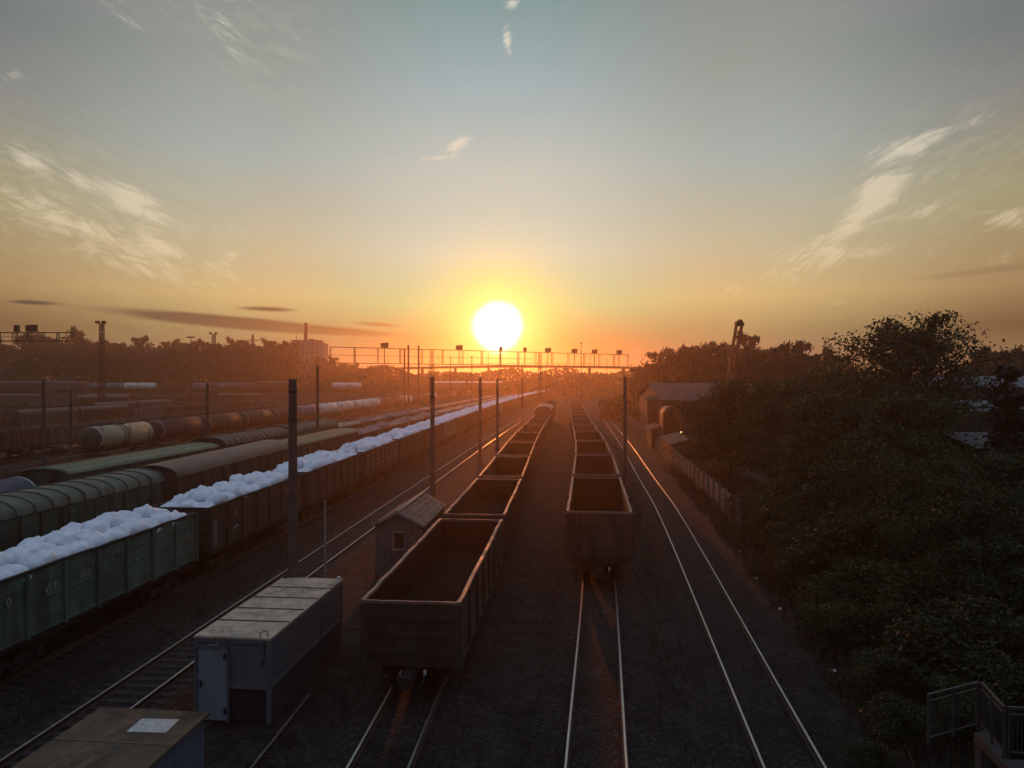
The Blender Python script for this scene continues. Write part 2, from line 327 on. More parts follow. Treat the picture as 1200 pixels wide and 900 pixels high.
# ------------------------------------------------------------------ ground
def ground_h(x, y):
    h = 0.0
    # raised terrace carrying the far line on the left
    t = min(1, max(0, (y - (288 + (x+205)*.179) + 26)/18)) if x < 40 else 0
    h += 4.2*t*t*(3-2*t)*(1 if x < -60 else max(0, 1-(x+60)/60))
    # the verge falls a little beside the right-hand track
    if x > xt('R', y) + 4: h += -.25*min(1, (x - xt('R', y) - 4)/6)
    return h
TR = {
 'R': [(5,5.4), (18.7,7.07), (54.7,11.4), (73.6,13.2), (110.9,16.8), (237,27.9), (400,46)],
 'C': [(5,.5), (18.7,2.10), (35,4.06), (48.7,5.45), (62,6.75), (79,8.15), (109,10.2), (143,12.6), (237,20.0), (400,36)],
 'M': [(5,-4.4), (18.7,-3.35), (22.8,-3.08), (38.3,-1.83), (53,-.75), (87,1.45), (117.6,3.84), (160,7.4), (237,13.0), (400,29)],
 'L': [(5,-13.5), (22,-12.0), (38.6,-10.65), (75.5,-7.5), (109.4,-4.6), (185,2.6), (300,14.5), (420,30)],
 'B': [(5,-18.9), (20,-17.6), (35.2,-16.25), (60,-14.4), (87,-12.5), (151,-7.9), (210,-3.0), (321,8.3), (420,22.5)],
 'P': [(20,-23.7), (31,-22.7), (43,-21.6), (67,-20.2), (85,-18.7), (125,-15.3), (200,-8.8), (320,2.6), (420,16)],
 'Q': [(20,-31.2), (30,-30.3), (44,-28.9), (64.6,-26.9), (87,-24.8), (125,-21.2), (200,-14.2), (320,-3.0), (420,10)],
 'E': [(20,-42), (60,-39.5), (120,-35), (200,-28.5), (320,-17), (420,-5)],
 'T': [(40,-53.7), (70,-51.7), (89,-50.3), (150,-46.3), (233,-40.3), (320,-31), (420,-19)],
 'U': [(40,-58), (70,-56.2), (89,-55), (150,-51), (233,-46), (320,-37), (420,-25)],
 'G': [(40,-65), (60,-63.6), (97,-61.6), (150,-58), (233,-52), (320,-43), (420,-31)],
 'H': [(60,-86), (100,-84), (150,-80), (233,-72), (320,-62)],
 'K': [(60,-100), (100,-97), (150,-92), (233,-84), (320,-74)],
}
def _slopes(p):
    n = len(p); m = []
    for i in range(n):
        a, b = p[max(0, i-1)], p[min(n-1, i+1)]; m.append((b[1]-a[1])/(b[0]-a[0]))
    return m
_S = {k: _slopes(v) for k, v in TR.items()}
def xt(k, y, der=False):
    p, m = TR[k], _S[k]
    if y <= p[0][0]: return m[0] if der else p[0][1] + (y-p[0][0])*m[0]
    if y >= p[-1][0]: return m[-1] if der else p[-1][1] + (y-p[-1][0])*m[-1]
    for i in range(len(p)-1):
        if y <= p[i+1][0]: break
    h = p[i+1][0]-p[i][0]; t = (y-p[i][0])/h; a, b = p[i][1], p[i+1][1]; ma, mb = m[i]*h, m[i+1]*h
    if der: return ((6*t*t-6*t)*a + (3*t*t-4*t+1)*ma + (-6*t*t+6*t)*b + (3*t*t-2*t)*mb)/h
    return (2*t**3-3*t*t+1)*a + (t**3-2*t*t+t)*ma + (-2*t**3+3*t*t)*b + (t**3-t*t)*mb
RT = .36
xs = [-2400, -1500, -900, -600, -400, -300, -240] + list(range(-200, 121, 8)) + [140, 180, 240, 320, 450, 700, 1200, 2400]
ys = [-2400, -1200, -500, -200, -80, -30, -10] + list(range(0, 345, 7)) + [360, 400, 460, 560, 800, 1200, 1800, 2500]
g = MB(); g.v = [(x, y, ground_h(x, y)) for y in ys for x in xs]; nx = len(xs)
g.f = [(j*nx+i, j*nx+i+1, (j+1)*nx+i+1, (j+1)*nx+i) for j in range(len(ys)-1) for i in range(nx-1)]
tag(g.build('ground', M_ground, smooth_=True), 'dark trampled earth and cinders of the rail yard', kind='structure')

def track(k, y0, y1, label, step=4.0, shiny=True, sleepers_to=90, zoff=0.0):
    root = empty('railway_track', (0,0,0)); tag(root, label, kind='structure')
    path = []; y = y0
    while y < y1 + .01: path.append((xt(k, y), y, zoff, math.atan(xt(k, y, True)))); y += step
    MB().sweep([(-1.9,.015), (-1.45,.17), (1.45,.17), (1.9,.015)], path, closed=False).build('ballast_bed', M_ballast, root)
    for sgn in (-1, 1):
        prof = [(sgn*.76-.07,.172), (sgn*.76-.07,.19), (sgn*.76-.012,.21), (sgn*.76-.012,.31), (sgn*.76-.036,.325), (sgn*.76-.036,.352), (sgn*.76+.036,.352), (sgn*.76+.036,.325), (sgn*.76+.012,.31), (sgn*.76+.012,.21), (sgn*.76+.07,.19), (sgn*.76+.07,.172)]
        rl = MB().sweep(prof, path).build('rail', M_railrust, root)
        cap = [(sgn*.76-.034,.353), (sgn*.76-.028,RT), (sgn*.76+.028,RT), (sgn*.76+.034,.353)]
        MB().sweep(cap, path, closed=False).build('rail_head', M_railtop if shiny else M_railrust, rl)
    b = MB(); y = y0 + .3
    while y < min(y1, sleepers_to) and k not in 'RCM':
        b.box((xt(k, y), y, zoff+(.150 if k == 'L' else .137)), (2.7, .24, .075), -math.atan(xt(k, y, True))); y += .55
    if b.v: b.build('sleepers', M_sleeper, root)
    return root
track('R', 4, 420, 'empty main track with shiny rails along the right-hand verge', sleepers_to=80)
track('C', 4, 420, 'track under the central string of empty open wagons', sleepers_to=60)
track('M', 4, 420, 'track under the nearest string of empty open wagons', sleepers_to=60, shiny=True)
track('L', 4, 420, 'empty track between the loaded wagons and the grey cabin', sleepers_to=90)
track('B', 4, 420, 'track under the wagons heaped with white bags', sleepers_to=45, shiny=False)
track('P', 20, 420, 'track under the covered wagons behind the white bags', sleepers_to=30, shiny=False)
track('Q', 20, 420, 'track under the green-roofed wagon and blue tank', sleepers_to=30, shiny=False)
track('E', 20, 420, 'empty track between the covered wagons and the tank wagons', sleepers_to=20)
track('T', 40, 420, 'track under the string of tank wagons', sleepers_to=40, shiny=False)
track('U', 40, 420, 'empty track just beyond the tank wagons', sleepers_to=40)
track('G', 40, 420, 'track under the dark open wagons beyond the tanks', sleepers_to=40, shiny=False)
track('H', 60, 320, 'track under the far dark wagons', sleepers_to=40, shiny=False)
track('K', 60, 320, 'farthest level track before the terrace', sleepers_to=40, shiny=False)
# lone disused rail beside the cabin and in front of the hut
pth = [(-7.87 + .064*y, y, -.2, math.atan(.064)) for y in (5, 12, 18, 23.5)]
dr = MB().sweep([(-.07,.172), (-.012,.20), (-.012,.31), (-.036,.325), (-.036,.352), (.036,.352), (.036,.325), (.012,.31), (.012,.20), (.07,.172)], pth).build('disused_rail', M_railrust)
tag(dr, 'single old rail lying on the ground beside the grey cabin', 'rail')
MB().sweep([(-.03,.353), (-.025,.359), (.025,.359), (.03,.353)], pth, closed=False).build('rail_head', mat('old_rail', (.30, .28, .26), .4, .9), dr)

# ------------------------------------------------------------------ rolling stock
def bogie(root, y):
    b = MB()
    for s in (-1, 1):
        b.box((s*1.02, y, .52), (.14, 2.3, .22)); b.box((s*1.02, y, .36), (.13, .7, .3)); b.box((s*1.03, y-.93, .47), (.2, .34, .3)); b.box((s*1.03, y+.93, .47), (.2, .34, .3))
        for q in (-.2, 0, .2): b.tube([(s*1.03, y+q, .28), (s*1.03, y+q, .55)], .07, 6)
    b.box((0, y, .62), (2.3, .5, .24)); bo = b.build('bogie', M_dark, root)
    for q in (-.925, .925):
        w = MB(); w.tube([(-1.0, y+q, .475), (1.0, y+q, .475)], .08, 8)
        for s in (-1, 1): w.tube([(s*.70, y+q, .475), (s*.725, y+q, .475), (s*.725, y+q, .475), (s*.83, y+q, .475)], [.505, .505, .475, .47], 20)
        w.build('wheelset', M_dark, bo, True)
def coupler(root, y, s):
    b = MB(); b.box((0, y+s*.3, .72), (.28, .66, .3)); b.box((-.08, y+s*.66, .72), (.36, .22, .36)); b.box((.14, y+s*.72, .74), (.12, .26, .3))
    c = b.build('coupler', M_dark, root)
    h = MB(); h.tube([(.45, y+s*.1, .75), (.45, y+s*.35, .62), (.40, y+s*.55, .5), (.34, y+s*.62, .55)], .03, 6)
    hs = h.build('brake_hose', M_dark, root, True)
    h2 = MB(); h2.box((.46, y+s*.10, .80), (.08, .08, .14)); h2.build('hose_cock', M_hose, hs)
def ladder(root, x, y, z0, z1, along='x', m=None):
    b = MB(); d = (.19, 0) if along == 'x' else (0, .19)
    for s in (-1, 1): b.bar((x+s*d[0], y+s*d[1], z0), (x+s*d[0], y+s*d[1], z1), .035)
    n = int((z1-z0)/.3)
    for i in range(n+1):
        z = z0+.1+i*(z1-z0-.2)/max(1, n); b.bar((x-d[0], y-d[1], z), (x+d[0], y+d[1], z), .028)
    b.build('ladder', m or M_dark, root)
def frame(root, L, W=3.0):
    b = MB(); b.box((0, 0, 1.08), (.42, L-.1, .34))
    for s in (-1, 1): b.box((s*(W/2-.14), 0, 1.17), (.12, L, .17))
    for q in range(7): b.box((0, -L/2+.25+q*(L-.5)/6, 1.12), (W-.42, .18, .2))
    b.tube([(-.55, .6, .8), (-.55, 1.7, .8)], .2, 10); b.box((.5, -.4, .82), (.5, .6, .3)); b.bar((-.3, -3, .78), (-.3, 3, .78), .04)
    b.build('underframe', M_dark, root)
def gondola(L=12.7, Wd=3.13, zt=3.48, by=4.33, z0=1.3):
    root = empty('open_wagon'); w = Wd/2; hw = w-.10; rr = random.Random(3)
    for s in (-1, 1):
        b = MB(); b.box((s*hw, 0, (z0+zt)/2-.06), (.05, L, zt-z0-.12))
        n = 7
        for i in range(n+1):
            y = -L/2 + .07 + i*(L-.14)/n; b.box((s*(hw+.075), y, (z0+zt)/2-.09), (.10, .13, zt-z0-.06)); 
        for i in range(n):
            ya = -L/2+.07+i*(L-.14)/n; p = (L-.14)/n
            for q, h in ((.22, .05), (.5, .06), (.76, .05)):
                b.box((s*(hw+.035), ya+p/2, z0+(zt-z0)*q), (.034, p-.3, h))
            b.box((s*(hw+.03), ya+p/2, z0+.30), (.02, p-.36, .50), ry=s*.05)
        b.box((s*(hw+.05), 0, z0+.04), (.06, L, .08)); b.build('side_wall', M_green, root)
        e = MB(); y = s*(L/2-.06); e.box((0, y, (z0+zt)/2-.06), (Wd-.30, .05, zt-z0-.12))
        for q in (.22, .48, .74): e.box((0, y+s*.06, z0+(zt-z0)*q), (Wd-.34, .075, .13))
        for sx_ in (-1, 1): e.box((sx_*(w-.14), y+s*.05, (z0+zt)/2-.06), (.14, .09, zt-z0-.1))
        e.build('end_wall', M_green, root)
        ladder(root, s*(w-.45), s*(L/2+.10), .75, zt-.1)
        coupler(root, s*L/2, s); bogie(root, s*by)
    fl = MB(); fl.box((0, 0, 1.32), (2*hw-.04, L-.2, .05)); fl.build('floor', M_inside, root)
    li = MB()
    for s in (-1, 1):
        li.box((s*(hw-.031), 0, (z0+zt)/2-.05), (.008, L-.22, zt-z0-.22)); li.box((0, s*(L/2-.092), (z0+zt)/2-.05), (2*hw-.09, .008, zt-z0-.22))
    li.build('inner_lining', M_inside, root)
    # rim: wavy, knocked about
    rm = MB(); n = 18
    def jp(i, s):
        return (s*(hw+.015)+rr.uniform(-.022, .022), -L/2+.02+i*(L-.04)/n, zt+rr.uniform(-.03, .015))
    P = {s: [jp(i, s) for i in range(n+1)] for s in (-1, 1)}
    for s in (-1, 1):
        for i in range(n): rm.bar((P[s][i][0], P[s][i][1]-.01, P[s][i][2]-.045), (P[s][i+1][0], P[s][i+1][1]+.01, P[s][i+1][2]-.045), .125, .09)
    for e in (0, n):
        q = [Vector(P[-1][e]).lerp(Vector(P[1][e]), t/6) for t in range(7)]
        for i in range(6):
            a = q[i] + Vector((0,0,-.05+rr.uniform(-.012,.012))); c = q[i+1] + Vector((0,0,-.05)); rm.bar(a, c, .075, .085)
    rm.build('top_rim', M_rim, root)
    frame(root, L); return root
def boxcar(L=14.7, ribs=True, flat=False):
    root = empty('covered_wagon'); w = 1.5; z0, ze = 1.25, 3.85; rise = .38 if flat else .72
    nn = 12
    def prof(off=0, r=rise): return [(math.sin(a)*(w+.09+off)/1.0, ze-.02+off+r*(math.cos(a)**.8 if math.cos(a) > 0 else 0)) for a in [(-1+2*i/nn)*math.pi/2 for i in range(nn+1)]]
    b = MB(); p = prof(-.02); vs = [(x, y, z) for y in (-L/2, L/2) for x, z in p]; m = len(p)
    for s in (-1, 1):
        sw = MB(); sw.box((s*w, 0, (z0+ze)/2), (.06, L-.06, ze-z0))
        for i in range(13): sw.box((s*(w+.05), -L/2+.06+i*(L-.12)/12, (z0+ze)/2), (.07, .07, ze-z0-.02))
        for q in (.33, .66):
            for i in range(12):
                if 5 <= i <= 6: continue
                sw.box((s*(w+.037), -L/2+.06+(i+.5)*(L-.12)/12, z0+(ze-z0)*q), (.02, (L-.12)/12-.1, .05))
        sw.build('side_wall', M_brown, root)
        d = MB(); d.box((s*(w+.09), 0, (z0+ze)/2-.05), (.05, 2.1, ze-z0-.25))
        for q in (-.5, 0, .5): d.box((s*(w+.12), q*1.3, (z0+ze)/2-.05), (.03, .06, ze-z0-.3))
        dd = d.build('door', M_brown, root); hd = MB(); hd.bar((s*(w+.16), .85, 2.0), (s*(w+.16), .85, 2.5), .03); hd.bar((s*(w+.10), .85, 2.05), (s*(w+.165), .85, 2.05), .03); hd.bar((s*(w+.10), .85, 2.45), (s*(w+.165), .85, 2.45), .03); hd.build('handle', M_dark, dd)
        e = MB(); pr = prof(-.06); ev = [(x*.97, s*(L/2-.05), z) for x, z in pr]; k = len(ev)
        ev += [(-w, s*(L/2-.05), z0), (w, s*(L/2-.05), z0)]; e.add(ev, [tuple(range(k)) + (k+1, k)])
        for q in (-.6, .6): e.box((q, s*(L/2), (z0+ze)/2), (.09, .09, ze-z0))
        e.build('end_wall', M_brown, root); ladder(root, s*1.1, s*(L/2+.1), .8, ze); coupler(root, s*L/2, s); bogie(root, s*(L/2-2.4))
    rf = MB(); rf.sweep(prof(0) + prof(-.05)[::-1], [(0, -L/2-.05, 0, 0), (0, 0, 0, 0), (0, L/2+.05, 0, 0)])
    if ribs:
        n = 13 if not flat else 0
        for i in range(n+1):
            y = -L/2 + .1 + i*(L-.2)/max(1, n); pp = prof(.045); q = prof(-.02)
            rf.sweep(pp + q[::-1], [(0, y-.045, 0, 0), (0, y+.045, 0, 0)])
    if flat:
        for x in (-.9, -.45, 0, .45, .9):
            zz = ze-.02+rise*math.cos(math.asin(x/(w+.09)))**.8; rf.box((x, 0, zz+.006), (.05, L-.2, .03))
    rf.build('roof', M_roofbrown, root, True); frame(root, L); return root
def tank(L=12.5):
    root = empty('tank_wagon'); rad, zc = 1.6, 2.9; n = 28
    b = MB(); prof = [(-L/2-.0, .0), (-L/2+.02, .6), (-L/2+.12, 1.12), (-L/2+.30, 1.45), (-L/2+.52, 1.6)]
    prof = prof + [(-y, r) for y, r in prof[::-1]]
    vs = []; fs = []
    for i, (y, r) in enumerate(prof):
        for k in range(n): a = 2*math.pi*k/n; vs.append((max(r, .01)*math.cos(a), y, zc+max(r, .01)*math.sin(a)))
        if i:
            for k in range(n): fs.append(((i-1)*n+k, (i-1)*n+(k+1) % n, i*n+(k+1) % n, i*n+k))
    b.add(vs, [q[::-1] for q in fs]); b.build('barrel', M_cream, root, True)
    for y in (-L/2+.62, L/2-.62):
        t = MB(); q = [(y-.05, 1.515), (y+.05, 1.515)]; vs = []; fs = []
        for i, (yy, r) in enumerate([(y-.06, 1.59), (y-.05, 1.62), (y+.05, 1.62), (y+.06, 1.59)]):
            for k in range(n): a = 2*math.pi*k/n; vs.append((r*math.cos(a), yy, zc+r*math.sin(a)))
            if i:
                for k in range(n): fs.append(((i-1)*n+k, i*n+k, i*n+(k+1) % n, (i-1)*n+(k+1) % n))
        t.add(vs, fs); t.build('band', M_band, root, True)
    d = MB(); d.tube([(0, .6, zc+1.52), (0, .6, zc+1.78), (0, .6, zc+1.82)], [.38, .38, .3], 16); d.build('hatch', M_dark, root, True)
    pl = MB(); pl.box((0, 0, zc+1.63), (.5, 2.6, .04))
    for s in (-1, 1):
        for q in (-1.2, 0, 1.2): pl.bar((s*.75, q, zc+1.25), (s*.75, q, zc+1.95), .03)
        pl.bar((s*.75, -1.2, zc+1.95), (s*.75, 1.2, zc+1.95), .03)
    pl.build('walkway', M_dark, root); ladder(root, 1.67, 0, 1.2, zc+1.6, 'y')
    fr = MB(); fr.box((0, 0, 1.08), (.5, L+.5, .3))
    for s in (-1, 1):
        fr.box((0, s*(L/2-1.2), 1.3), (2.3, .9, .2)); fr.box((s*.9, s*0, 1.05), (.1, L*.4, .14)); fr.box((0, s*(L/2+.2), 1.15), (2.9, .14, .3))
        coupler(root, s*(L/2+.3), s); bogie(root, s*(L/2-1.5))
    fr.build('underframe', M_dark, root); return root

HID = (0, -4000, 0)
def place(o, k, yc, z=RT, L=12.7):
    a, b = yc-L*.34, yc+L*.34; sl_ = (xt(k, b)-xt(k, a))/(b-a)
    o.location = ((xt(k, a)+xt(k, b))/2, yc, z); o.rotation_euler = (0, 0, -math.atan(sl_)); return o
FARSKIP = ('wheelset', 'hose_cock', 'brake_hose', 'inner_lining', 'handle')
protos = {}
def wagon(kind, k, yc, label, cat, group, wall=None, roof=None, L=12.7, z=RT, extra=None):
    key = kind
    if key not in protos:
        o = {'gondola': gondola, 'lowgondola': lambda: gondola(13.5, 3.13, 2.95, 4.75, .92), 'boxcar': boxcar, 'longbox': lambda: boxcar(19.0, False, False), 'flatbox': lambda: boxcar(19.0, True, True), 'tank': tank}[kind]()
        protos[key] = o
    else:
        o = dup(protos[key], skip=FARSKIP if yc > 90 else ())
    if k: place(o, k, yc, z, L)
    tag(o, label, cat, group)
    if wall: recolor(o, ('side_wall', 'end_wall', 'door', 'barrel'), wall)
    if roof: recolor(o, ('roof',), roof)
    return o
SP = 13.92
# nearest empty string
for i in range(8):
    yc = 22.8 + 6.75 + i*14.75
    lab = ['empty open wagon with knocked-about rim, nearest to the camera, right of the grey cabin', 'empty open wagon beside the small gabled hut'] + ['empty open wagon %s from the near end of the left empty string' % ORD[j] for j in range(3, 9)]
    wagon('lowgondola', 'M', yc, lab[i], 'wagon', 'empty open wagons right of the hut', M_coal if i % 3 else M_coalgreen)
for i in range(3):
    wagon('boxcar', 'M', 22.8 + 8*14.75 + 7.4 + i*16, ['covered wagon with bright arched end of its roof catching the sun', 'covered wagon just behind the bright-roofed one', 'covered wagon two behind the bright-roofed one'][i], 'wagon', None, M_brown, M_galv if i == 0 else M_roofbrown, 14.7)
for i in range(14):
    lab = 'empty open wagon heading the centre string, its pale rim a clear rectangle' if i == 0 else 'empty open wagon %s from the near end of the centre string' % ORD[i+1]
    wagon('gondola', 'C', 35.2 + 6.35 + i*SP, lab, 'wagon', 'empty open wagons of the centre string', [M_brown, M_redbrown, M_brown, M_green2][i % 4])
# wagons heaped with white bags
bag_spots = []; NB = 28
for i in range(NB):
    yc = 35.2 - 6.35 + i*SP
    names = ['green open wagon heaped with white bags, nearest the left edge', 'brown open wagon heaped with white bags right behind the green one', 'dark open wagon of white bags crossed by the tall concrete mast', 'open wagon of white bags marked with rows of pale dashes', 'ribbed brown open wagon of white bags just beyond the dashed one']
    lab = names[i] if i < 5 else 'open wagon of white bags, %s from the camera in its string' % ORD[i+1]
    o = wagon('gondola', 'B', yc, lab, 'wagon', 'open wagons loaded with white bags', [M_green, M_brown, M_brown, M_redbrown, M_brown, M_redbrown][i % 6 if i else 0])
    recolor(o, ('top_rim',), M_dark)
    bag_spots.append(o)
def bag_mesh(seed, nu=26, nv=15):
    rr = random.Random(seed); sq = rr.uniform(.62, .8); off = Vector((seed*7.1, seed*3.3, 0)); vs = []; fs = []
    for j in range(nv+1):
        ph = math.pi*(j/nv) - math.pi/2
        for i in range(nu):
            th = 2*math.pi*i/nu
            def sp(c, e): return math.copysign(abs(c)**e, c)
            x = .50*sp(math.cos(ph), .9)*sp(math.cos(th), sq); y = .57*sp(math.cos(ph), .9)*sp(math.sin(th), sq); z = .42*sp(math.sin(ph), .9)
            p = Vector((x, y, z)); d = noise.noise(p*2.2+off)*.09 + noise.noise(p*6+off)*.035 - (1-min(1, abs(noise.noise(Vector((x*2.6, y*2.6, z*1.2))+off))*7))*.045 + .03
            if z > .2: 
                rad = math.hypot(x, y); d += .05*math.exp(-(rad/.16)**2)*1.6 - .05*math.exp(-((rad-.22)/.1)**2) + .03*math.cos(th*7+seed)*min(1, rad/.3)
            n = p.normalized(); vs.append(tuple(p + n*d + Vector((0,0, .06*(1 if z > 0 else 0)*noise.noise(p*1.2+off*2)))))
    for j in range(nv):
        for i in range(nu): fs.append((j*nu+i, j*nu+(i+1) % nu, (j+1)*nu+(i+1) % nu, (j+1)*nu+i))
    me = bpy.data.meshes.new('bulk_bag'); me.from_pydata(vs, [], fs); me.update(); me.materials.append(M_bag)
    me.polygons.foreach_set('use_smooth', [True]*len(me.polygons)); return me
bagm = [bag_mesh(s) for s in range(5)]
baglo = [bag_mesh(s+20, 9, 6) for s in range(3)]
ROWS = {0: 'far-side', 1: 'middle', 2: 'near-side'}
WN = {0: 'the nearest green bag wagon', 1: 'the second bag wagon', 2: 'the bag wagon behind the mast', 3: 'the dash-marked bag wagon', 4: 'the fifth bag wagon', 5: 'the sixth bag wagon', 6: 'the seventh bag wagon', 7: 'the eighth bag wagon', 8: 'the ninth bag wagon'}
cnt = 0; stuff_v = []; stuff_f = []; nst = 0
rb = random.Random(11)
for wi, o in enumerate(bag_spots):
    n_l = 11; ml_ = Matrix.Translation(o.location) @ Matrix.Rotation(o.rotation_euler.z, 4, 'Z')
    for j in range(n_l):
        for r in range(3):
            if rb.random() < .02 and j not in (0, n_l-1): continue
            x = (r-1)*.90 + rb.uniform(-.04, .04); y = -5.55 + j*(11.1/(n_l-1)) + rb.uniform(-.10, .10) + (.2 if r == 1 and j < n_l-1 else 0)
            z = 3.34 + rb.uniform(-.06, .09) + (.10 if r == 1 else -.03) + .15*(1 if 0 < j < n_l-1 and rb.random() < .35 else 0)
            if j == n_l-1 or j == 0: z -= .16
            rot = Matrix.Rotation(rb.uniform(0, 6.28) if rb.random() < .0 else rb.choice((0, 1.5708, 3.1416))+rb.uniform(-.25, .25), 4, 'Z') @ Matrix.Rotation(rb.uniform(-.2, .2), 4, 'X') @ Matrix.Rotation(rb.uniform(-.2, .2), 4, 'Y')
            sc = rb.uniform(.90, 1.0)
            Mx = ml_ @ Matrix.Translation((x, y, z)) @ rot @ Matrix.Diagonal((sc, sc, sc, 1))
            if wi < 9 and cnt < 298:
                b = bpy.data.objects.new('bulk_bag', rb.choice(bagm)); COL.objects.link(b); b.matrix_world = Mx; cnt += 1
                tag(b, 'white bag, %s row, %s from near end, in %s' % (ROWS[r], ORD[j+1], WN[wi]), 'bag', 'white bulk bags on the open wagons')
            else:
                me = rb.choice(baglo); vv = np.empty(len(me.vertices)*3); me.vertices.foreach_get('co', vv); vv = vv.reshape(-1, 3)
                A = np.array(Mx); vv = vv @ A[:3, :3].T + A[:3, 3]; stuff_f += [tuple(i+nst for i in p.vertices) for p in me.polygons]; stuff_v.append(vv); nst += len(vv)
sb = MB(); sb.v = [tuple(v) for v in np.vstack(stuff_v)]; sb.f = stuff_f
tag(sb.build('bulk_bags', M_bag, None, True), 'long pale line of white bulk bags on the distant wagons curving to the horizon', 'bags', 'white bulk bags on the open wagons', 'stuff')
for me in baglo: bpy.data.meshes.remove(me)

# stencilled marks and pale dashes on the bag wagons' near sides
def marks(o, cells, name='stencil_mark', m=M_stencil):
    for (y, z, strokes) in cells:
        b = MB()
        for (a, c, e, d) in strokes:
            b.bar((1.565+.012, y+a, z+c), (1.565+.012, y+e, z+d), .012, .035) if a != e else b.box((1.575, y+a, z+(c+d)/2), (.012, .035, abs(d-c)))
        b.build(name, m, o)
def glyph(k, w=.16, h=.26):
    sets = {0: [(-w/2,h,w/2,h), (w/2,0,w/2,h), (-w/2,h/2,w/2,h/2), (-w/2,0,w/2,0)], 1: [(0,0,0,h)], 2: [(-w/2,0,-w/2,h), (w/2,0,w/2,h), (-w/2,h,w/2,h), (-w/2,0,w/2,0)], 3: [(-w/2,0,-w/2,h), (w/2,0,w/2,h), (-w/2,h/2,w/2,h/2)]}
    return sets[k]
o = bag_spots[0]; pw = (12.7-.14)/7
for i in range(7):
    yc = -6.28 + (i+.5)*pw
    if i in (0, 1, 3, 4, 5, 6):
        marks(o, [(yc+rb.uniform(-.3, .3), 2.55+rb.uniform(-.2, .25), glyph(0 if i in (3, 5) else 2, .13, .22))])
    if i in (2, 1): marks(o, [(yc-.1+q*.2, 2.6, glyph((i+q) % 4, .12, .2)) for q in range(3)])
o = bag_spots[1]
for i in range(7):
    yc = -6.28 + (i+.5)*pw
    if i in (1, 3, 5, 6): marks(o, [(yc, 2.7, glyph(2 if i % 2 else 0, .14, .24))])
pm = MB(); pm.box((1.575, -5.9, 2.15), (.014, .42, 1.3)); pm.build('pale_panel', mat('pale_green_patch', (.09, .12, .11), .6), o)
tw = MB(); tw.box((1.575, -3.7, 2.0), (.014, .14, .14)); tw.box((1.575, -3.45, 2.05), (.014, .14, .12)); tw.build('white_tag', M_patch, o)
o = bag_spots[3]
for i in range(7):
    yc = -6.28 + (i+.5)*pw; b = MB()
    for q in range(4): 
        if i in (2, 3) and q > 0: continue
        b.box((1.575, yc, 1.95+q*.36), (.014, 1.0, .07))
    b.build('pale_dashes', M_stencil, o)
    if i == 2: marks(o, [(yc, 2.35, glyph(2, .5, .55))])
    if i == 2: marks(o, [(yc, 2.45, [(-.12,0,.12,0), (-.12,.3,.12,.3), (0,0,0,.3)])])
    if i == 3: marks(o, [(yc, 2.35, [(-.3,0,.3,0), (0,0,0,.7), (-.3,.7,.3,.7)])])

# covered wagons behind the bags
P_ = [('boxcar', 28.4, 14.7, M_green2, M_roofdkgreen, 'nearest covered wagon with green ribbed arched roof at the left edge'),
      ('boxcar', 28.4+7.35+1.3+0, 14.7, None, None, None)]
wagon('boxcar', 'P', 35.9, 'covered wagon with green and rust ribbed arched roof behind the nearest bags', 'wagon', 'covered wagons behind the bag string', M_green2, M_roofdkgreen, 14.7)
wagon('boxcar', 'P', 19.9, 'covered wagon with ribbed roof cut by the left edge', 'wagon', 'covered wagons behind the bag string', M_green2, M_roofdkgreen, 14.7)
wagon('longbox', 'P', 54.2, 'long covered wagon with smooth brown arched roof', 'wagon', 'covered wagons behind the bag string', M_brown, M_roofbrown, 19)
wagon('flatbox', 'P', 74.6, 'long covered wagon with olive yellow flat roof left of the far mast', 'wagon', 'covered wagons behind the bag string', M_brown, M_roofolive, 19)
bt_ = wagon('tank', 'Q', 38.4, 'blue-grey tank wagon cut by the left edge beside the green roof', 'wagon', None, mat('dark_blue_tank_paint', (.055, .075, .115), .8, spec=.2, var=.15), None, 12); bt_.scale = (.88, .98, .88)
wagon('flatbox', 'Q', 55.4, 'long covered wagon with bright green flat roof', 'wagon', 'covered wagons by the tank string', M_green2, M_roofgreen, 19)
wagon('boxcar', 'Q', 73.3, 'covered wagon with closely ribbed brown roof behind the green roof', 'wagon', 'covered wagons by the tank string', M_brown, M_roofbrown, 14.7)
wagon('boxcar', 'Q', 89.2, 'covered wagon with ribbed greenish roof two behind the bright green roof', 'wagon', 'covered wagons by the tank string', M_green2, M_roofdkgreen, 14.7)
def heap_mesh(seed, m, pile=.55):
    b = MB(); nx_, ny_ = 9, 30; off = Vector((seed*5.7, seed*2.1, 0))
    for j in range(ny_+1):
        for i in range(nx_+1):
            x = -1.38+2.76*i/nx_; y = -6.05+12.1*j/ny_; e = min(1, 4*(1-abs(x)/1.38))*min(1, 7*(1-abs(y)/6.05))
            z = 3.0 + e*(pile*(1-(x/1.5)**2)*(0.75+.5*noise.noise(Vector((x*.3, y*.35, 0))+off)) + .16*noise.noise(Vector((x*1.7, y*1.7, 0))+off))
            b.v.append((x, y, z))
    b.f = [(j*(nx_+1)+i, j*(nx_+1)+i+1, (j+1)*(nx_+1)+i+1, (j+1)*(nx_+1)+i) for j in range(ny_) for i in range(nx_)]
    return b.build('load_heap', m, None, True)
hp = [heap_mesh(1, M_heap, .9), heap_mesh(2, M_heap2, .8)]; hused = [0, 0]
def heap_on(w, kind, label):
    h = hp[kind] if not hused[kind] else dup(hp[kind])
    hused[kind] += 1; h.location = w.location; h.rotation_euler = w.rotation_euler
    tag(h, label, 'load', 'bulk loads in the far open wagons')
